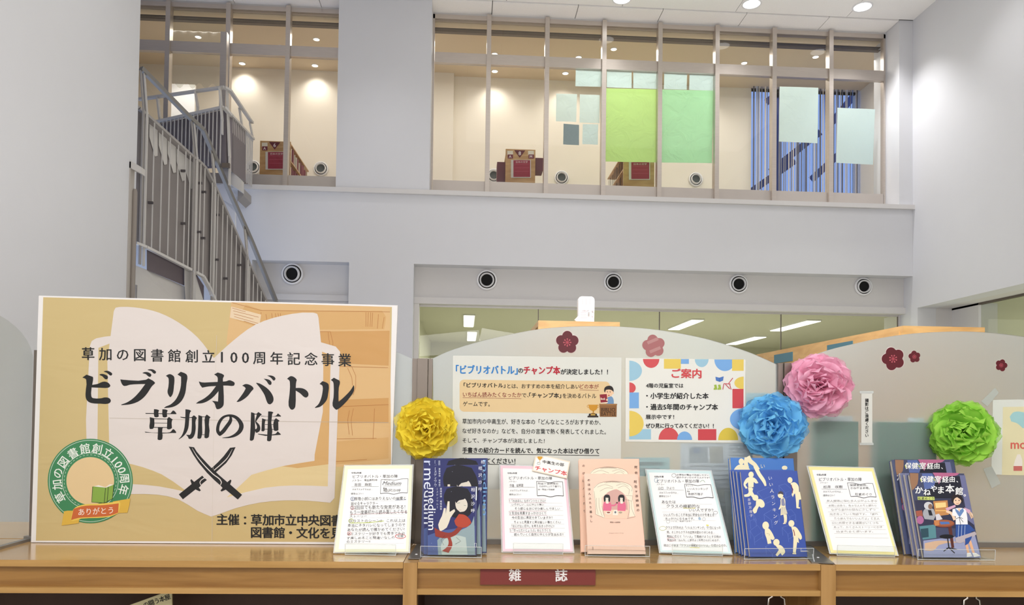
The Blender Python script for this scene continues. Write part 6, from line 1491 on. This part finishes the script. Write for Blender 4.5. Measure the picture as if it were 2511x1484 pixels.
# --- night-scene books: generic painted street with a girl in a sailor blouse
def nightcover(C, dx=0, dy=0, k=1.0):
    def S_(P): return [(p[0]+dx, p[1]+dy, *p[2:]) for p in P]
    C.poly(S_([(1225, 270), (1840, 280), (2032, 1222), (1388, 1218)]), '454a66', 1)
    C.poly(S_([(1235, 275), (1330, 278), (1320, 400), (1262, 470), (1240, 380)]), '9a7458', 2, sm=2); C.poly(S_([(1370, 280), (1480, 278), (1520, 360), (1500, 440), (1400, 460)]), '5b6da6', 2, sm=2)
    C.poly(S_([(1490, 270), (1790, 275), (1760, 300), (1700, 310), (1600, 330), (1560, 400), (1520, 320)]), 'b8688c', 3, sm=3)
    C.poly(S_([(1540, 310), (1800, 310), (1850, 500), (1700, 560), (1400, 560), (1390, 470), (1500, 440)]), '20212e', 2); C.poly(S_([(1790, 300), (1850, 300), (1960, 860), (1880, 800)]), '6f7298', 3)
    C.poly(S_([(1290, 580), (1880, 560), (1960, 900), (1340, 880)]), '33344c', 2); C.poly(S_([(1495, 590), (1655, 580), (1670, 740), (1520, 760)]), 'c48a52', 4); C.poly(S_([(1515, 610), (1635, 602), (1640, 655), (1525, 668)]), 'f2d38c', 5)
    C.rect(1520+dx, 690+dy, 1650+dx, 700+dy, 'f0c070', 5)
    C.poly(S_([(1340, 870), (1520, 850), (1530, 1000), (1380, 1020)]), '5a8c94', 4); C.poly(S_([(1355, 900), (1440, 890), (1445, 990), (1365, 1000)]), '2c4c58', 5)
    C.poly(S_([(1385, 1030), (1960, 960), (2030, 1220), (1390, 1216)]), '9aa0c2', 2); C.poly(S_([(1400, 1060), (1560, 1030), (1800, 1050), (1560, 1080), (1500, 1140), (1400, 1140)]), 'd4b294', 4, sm=3)
    C.ell(1615+dx, 840+dy, 118, 42, '8c4a34', 6); C.ell(1615+dx, 832+dy, 110, 34, 'a4603f', 7); C.poly(S_([(1660, 870), (1700, 870), (1730, 1110), (1700, 1115)]), '5c2f28', 5)
    C.poly(S_([(1565, 820), (1670, 820), (1680, 845), (1580, 850)]), '4f74b4', 8); C.poly(S_([(1500, 805), (1560, 800), (1560, 860), (1515, 866)]), 'c98450', 8)
    C.ell(1645+dx, 985+dy, 80, 24, '16161c', 8); C.brush(S_([(1655, 1000), (1670, 1110)]), '16161c', 8, w=12, sm=1)
    for a, b in (((1670, 1110), (1610, 1150)), ((1670, 1110), (1760, 1130)), ((1670, 1110), (1735, 1170)), ((1670, 1110), (1640, 1120))): C.brush(S_([a, b]), '16161c', 8, w=10, sm=1)
    # old person behind the table
    C.poly(S_([(1390, 690), (1440, 660), (1500, 680), (1520, 750), (1500, 800), (1400, 790), (1380, 740)]), 'a8aab0', 6, sm=3); C.ell(1440+dx, 640+dy, 48, 42, 'cfd0d4', 7); C.ell(1462+dx, 650+dy, 24, 30, '8a6a58', 8); C.poly(S_([(1435, 690), (1470, 690), (1490, 750), (1450, 750)]), '20222a', 8)
    C.poly(S_([(1520, 740), (1560, 730), (1600, 790), (1530, 810)]), 'd8d4d8', 6, sm=2); C.ell(1350+dx, 800+dy, 40, 46, 'b06a98', 5); C.poly(S_([(1300, 700), (1370, 690), (1380, 760), (1310, 760)]), 'a35a48', 4)
    # girl
    C.poly(S_([(1745, 850), (1890, 850), (1960, 920), (1920, 930), (1900, 1010), (1860, 960), (1840, 1010), (1745, 1000)]), '2f5096', 9, sm=2, corner=60)
    for q in ((1780, 1870), (1815, 1880), (1850, 1870)): C.brush(S_([(q[0], 860), (q[0]-8, 1000)]), 'b8cbe4', 10, w=5, sm=1)
    C.poly(S_([(1710, 680), (1780, 665), (1850, 680), (1870, 740), (1880, 850), (1745, 850), (1745, 760), (1705, 750)]), 'f2f2f4', 10, sm=3, corner=70)
    C.poly(S_([(1735, 670), (1780, 700), (1825, 668), (1838, 700), (1790, 770), (1745, 705)]), '6b8cc0', 11, sm=2); C.poly(S_([(1765, 670), (1800, 670), (1785, 715)]), 'f2d0b0', 12)
    for a, b in (((1785, 770), (1745, 790)), ((1785, 770), (1825, 785)), ((1785, 770), (1830, 825)), ((1785, 770), (1800, 860))): C.brush(S_([a, b]), '2a2a38', 12, w=5, sm=1)
    C.ell(1762+dx, 580+dy, 46, 54, 'f2d0b0', 11); C.poly(S_([(1700, 590), (1705, 530), (1750, 508), (1800, 525), (1825, 570), (1818, 620), (1800, 575), (1760, 545), (1730, 565), (1718, 610)]), '2a2022', 12, sm=3)
    for x in (1745, 1782): C.ell(x+dx, 582+dy, 6, 7, '2a2022', 13, n=10)
    C.brush(S_([(1750, 612), (1765, 620), (1780, 610)]), 'b8504c', 13, w=4)
    C.brush(S_([(1640, 700, 28), (1700, 730, 30), (1735, 800, 30)]), 'f2d0b0', 9); C.brush(S_([(1880, 700, 30), (1920, 740, 30), (1930, 780, 26), (1890, 700, 20)]), 'f2d0b0', 9)
    C.poly(S_([(1630, 670), (1740, 630), (1745, 655), (1650, 700)]), 'd8a8c0', 10); C.poly(S_([(1840, 660), (1910, 690), (1900, 730), (1850, 700)]), 'd8a8c0', 9)
    C.brush(S_([(1850, 1000, 34), (1870, 1090, 30), (1890, 1180, 24)]), 'e8b48c', 8); C.brush(S_([(1890, 1000, 34), (1920, 1090, 30), (1950, 1180, 24)]), 'e8b48c', 8)
    C.poly(S_([(1870, 1170), (1910, 1165), (1930, 1205), (1870, 1215)]), 'f0eeec', 9); C.poly(S_([(1930, 1165), (1975, 1170), (2020, 1200), (1950, 1215)]), 'f0eeec', 9)
    C.poly(S_([(1740, 1000), (1960, 930), (1980, 960), (1800, 1060), (1750, 1050)]), 'b8aeb4', 11, sm=2); C.poly(S_([(1850, 1010), (1930, 980), (1890, 1060), (1850, 1085)]), '2f5096', 12, sm=2)
def nighttitle(C, dx=0, dy=0, full=True):
    for ch, x, y, s in (('保', 1385, 345, 76), ('健', 1460, 345, 76), ('室', 1545, 345, 78), ('経', 1630, 348, 76), ('由', 1705, 345, 72), ('、', 1762, 372, 60)): C.glyph(ch, x+dx, y+dy, s, 'f6f6f4', 14, 0.03)
    if full:
        for ch, x, y, s in (('か', 1335, 465, 92), ('ね', 1425, 490, 84), ('や', 1500, 450, 80), ('ま', 1580, 465, 92), ('本', 1680, 450, 105), ('館', 1782, 478, 92), ('。', 1845, 525, 80)): C.glyph(ch, x+dx, y+dy, s, 'f8f8f6', 14, 0.035)
        C.poly([(1318+dx, 540+dy), (1505+dx, 542+dy), (1510+dx, 578+dy), (1322+dx, 576+dy)], 'd3e07a', 13); C.text('松素めぐり', 1325+dx, 545+dy, 1500+dx, 575+dy, '1c1c20', 14, 0.02)
    for x, y in ((1350, 340), (1500, 335)): C.brush([(x+dx, y+dy), (x+10+dx, y+30+dy)], 'd8e060', 15, w=8, sm=1)
GN_ = 'night-scene books on one stand'
Lnf = Lean(2264, 2405, 1367, 1368, 1162, 20, ZS+0.005); Ln0 = Lnf.behind(0.036, 2222, 2368, 1345, 1129).quad((2186, 1128), (2339, 1127), (2377, 1350), (2220, 1349)); Lnf.quad((2229.5, 1162.5), (2363.8, 1162.5), (2406, 1367.7), (2264.6, 1367.7))
_, tn0, C = book(0, 0, 0, 0, 0, 0, 0.012, '474f70', 'back copy of the night-scene books, its head above the rest', GN_, Lp=Ln0)
C.frame(1960, 1100, 4.557)
nightcover(C, -165, -148); nighttitle(C, -170, -150, False); C.glyph('か', 1130, 320, 92, 'f6f6f4', 14, 0.03); C.build('cover_print')
for dist, x0, yb, lb_ in ((0.022, 2242, 1358, 'third night-scene book, only its left edge showing'), (0.011, 2253, 1362, 'second night-scene book, left edge behind the front one')):
    book(0, 0, 0, 0, 0, 0, 0.0095, '7a7fa0', lb_, GN_, Lp=Lnf.behind(dist, x0, x0+139, yb, 1162-int(dist*60)).quad((x0-35, 1162-dist*60), (x0+99, 1162-dist*60), (x0+141, yb+3), (x0, yb+3)))
_, tnf, C = book(0, 0, 0, 0, 0, 0, 0.0095, '4b5274', 'front night-scene book with a girl in a sailor blouse', GN_, Lp=Lnf)
C.frame(1960, 1100, 4.557); nightcover(C); nighttitle(C); C.build('cover_print')
L_th[0] = 0.052; stand(Lnf, 'clear stand under the night-scene books', 0.165, fwd=0.010, uc=0.065, depth=0.07); L_th[0] = 0

# ------------------------------------------------------------------ tissue pompoms
def petal_mesh(seed, mt):
    r = random.Random(seed); nx, nz = 4, 8; V = []
    a1, a2, a3 = r.uniform(0, 6), r.uniform(0, 6), r.uniform(0.04, 0.09)
    for j in range(nz+1):
        v = math.sin(j/nz*math.pi/2)**1.15; w = 0.10+0.22*math.sin(min(1, v/0.72)*math.pi/2)
        if v > 0.72: w *= math.sqrt(max(0.0, 1-((v-0.72)/0.283)**2))
        for i in range(nx+1):
            u = -1+2*i/nx
            y = a3*math.sin(u*2.6+a1)*v+0.035*math.sin(v*6+a2)*u+0.07*u*u*v*v-0.05*v*v
            V.append((u*w, y, v*(1-0.03*u*u)))
    F = [(j*(nx+1)+i, j*(nx+1)+i+1, (j+1)*(nx+1)+i+1, (j+1)*(nx+1)+i) for j in range(nz) for i in range(nx)]
    me = bpy.data.meshes.new('petal'); me.from_pydata(V, [], F); me.materials.append(mt); me.polygons.foreach_set('use_smooth', [True]*len(F)); me.update()
    return me
def pompom(cx, cy, rpx, col, label, seed, t=None):
    t = TPN-0.035 if t is None else t
    c = TP(cx, cy, t); R_ = rpx*float(np.linalg.norm(TP(cx+1, cy, t)-c))
    th = thing('tissue_pompom', label, 'paper flower', c)
    mt = sheet('tissue_'+col, col, 0.28, through=0.12)
    mo_ = sheet('outer_tissue_'+col, col, 0.4, through=0.35)
    ms = [petal_mesh(seed*10+i, mt) for i in range(6)]; mso = [petal_mesh(seed*10+i, mo_) for i in range(6)]
    r = random.Random(seed); ax = nrm(EYE-c); e1 = nrm(np.cross(ax, ZD)); e2 = np.cross(ax, e1)
    for (th_, n, L, w) in ((104, 13, 1.0, 1.0), (93, 13, 1.04, 1.0), (86, 13, 0.98, 1.0), (79, 13, 1.0, 1.0), (67, 12, 0.96, 1.0), (55, 11, 0.9, 1.05), (42, 9, 0.84, 1.1), (29, 7, 0.78, 1.1), (16, 5, 0.74, 1.05), (5, 3, 0.62, 0.8)):
        off = r.uniform(0, 6)
        for k in range(n):
            ph = off+2*math.pi*(k+r.uniform(-0.3, 0.3))/n; te = math.radians(th_+r.uniform(-6, 6))
            d = nrm(ax*math.cos(te)+(e1*math.cos(ph)+e2*math.sin(ph))*math.sin(te))
            nn = ax-d*(ax@d)
            if np.linalg.norm(nn) < 0.05: nn = e1
            nn = nrm(nn); tw = r.uniform(-0.35, 0.35) if th_ > 60 else r.uniform(-1.0, 1.0)
            xx = np.cross(nn, d); yy = nn*math.cos(tw)+xx*math.sin(tw); xx = np.cross(yy, d)
            s = R_*L*r.uniform(0.93, 1.04); sw = R_*w*r.uniform(0.9, 1.15)*(0.92 if th_ > 75 else 1.0)
            o = bpy.data.objects.new('petal', r.choice(mso if th_ > 85 else ms)); COL.objects.link(o); o.parent = th
            M = Matrix.Identity(4)
            for q in range(3): M[q][0], M[q][1], M[q][2] = xx[q]*sw, yy[q]*sw, d[q]*s
            o.matrix_local = M
    G().lathe(c-ax*R_*0.12, ax, [(R_*0.16, 0), (R_*0.14, R_*0.1), (0.001, R_*0.12)], 12).build('tied_core', mt, th)
    return th
pompom(1045, 1050, 78, 'ffec50', 'yellow tissue paper pompom on the left partition post', 3)
pompom(1893, 1045, 82, '86d6ff', 'blue tissue paper pompom left of the right post', 5)
pompom(2006, 946, 80, 'ffc4dc', 'pink tissue paper pompom on the right post', 7)
pompom(2360, 1063, 79, 'b4ec62', 'green tissue paper pompom above the night-scene books', 9)

# ------------------------------------------------------------------ bookcases standing behind the partition
M_BC = wood('bookcase_beech', 'b98f58', 'cfa66c', stretch=(3, 3, 14), scale=1.5)
def tall_case(x0, x1, yt, Y, label, depth, shelves=True):
    a, b = at_y(x0, yt, Y), at_y(x1, yt+ (x1-x0)*0.012, Y); z = a[2]
    t = thing('wooden_bookcase', label, 'bookcase', ((a[0]+b[0])/2, Y, 0))
    G().box((a[0], Y, 0), (b[0], Y+0.03, z)).build('end_panel', M_BC, t)
    G().box((a[0], Y+0.03, z-0.03), (b[0], Y+depth, z)).build('top_board', M_BC, t)
    G().box(((a[0]+b[0])/2-0.01, Y+0.03, 0), ((a[0]+b[0])/2+0.01, Y+depth, z-0.03)).build('divider', M_BC, t)
    for k in range(1, 5): G().box((a[0], Y+0.03, z-0.34*k-0.02), (b[0], Y+depth, z-0.34*k)).build('shelf', M_BC, t)
    n = max(1, int(depth/0.9))
    for k in range(1, n+1):
        y = Y+depth*k/n; G().box((a[0]-0.004, y-0.015, 0), (b[0], y+0.015, z-0.03)).build('upright', M_BC, t)
    return t, a, b, z
t, a, b, z = tall_case(1320, 1520, 786, 4.2, 'beech bookcase showing its top above the middle panel', 1.8)
t2_, a2, b2, z2 = tall_case(2214, 2415, 799, 4.2, 'long beech bookcase running back behind the right panel', 3.6)
for k, y in enumerate((4.75, 5.65, 6.55)):
    G().box((a2[0]-0.012, y, z2-0.105), (a2[0]-0.004, y+0.34, z2-0.035)).build('label_plate', mat('teal_label', '466f7c', 0.5, noise=0.03), t2_)
G().box((a2[0]-0.006, 4.23, z2-0.12), (a2[0], 7.8, z2-0.03)).build('top_fascia', M_BC, t2_)
# white moisture absorber on the middle bookcase
x0, x1 = at_y(1419, 760, 4.5)[0], at_y(1457, 760, 4.5)[0]; zt_ = at_y(1438, 727, 4.5)[2]; zb_ = z
mo = thing('moisture_absorber', 'white plastic tub with grey slots and a printed label on the bookcase', 'tub', ((x0+x1)/2, 4.5, zb_))
wdt = x1-x0; pr = [(x0, zb_), (x1, zb_), (x1+0.002, zt_-0.02), (x1-0.004, zt_-0.006), (x1-0.016, zt_), (x0+0.016, zt_), (x0+0.004, zt_-0.006), (x0-0.002, zt_-0.02)]
G().prism([(p[0], 4.5, p[1]) for p in pr], (0, 0.05, 0)).build('tub', mat('white_plastic', 'dcdcde', 0.35, noise=0.01), mo)
C = Canvas((0, 4.5, 0), (0, -1, 0), mo, step=0.0005); C.frame(960, 700, 3.0917)
for k in range(6): C.brush([(1448+14*k, 98), (1448+14*k, 146)], '8f8f92', 1, w=2.5, sm=1)
C.rect(1424, 182, 1536, 268, 'ece9ea', 1)
for k in range(8): C.rect(1432, 196+8*k, 1478 if k % 2 else 1485, 199+8*k, 'a89aa2', 2)
for k in range(8): C.rect(1488, 204+4.4*k, 1502, 206+4.4*k, '3a3a3c', 2)
C.text('除湿', 1450, 186, 1498, 196, '6a6470', 3); C.vtext('炭', 1524, 200, 1524, 210, 22, '6a6470', 3); C.ell(1522, 238, 6, 8, 'a8a0a8', 2, n=10); C.build('label_print')
G().prism([at_y(*p, 4.49) for p in ((1409, 784), (1419, 774), (1422, 790), (1416, 791))], (0, 0.02, 0)).build('loose_flap', mat('white_plastic', 'dcdcde', 0.35), mo)
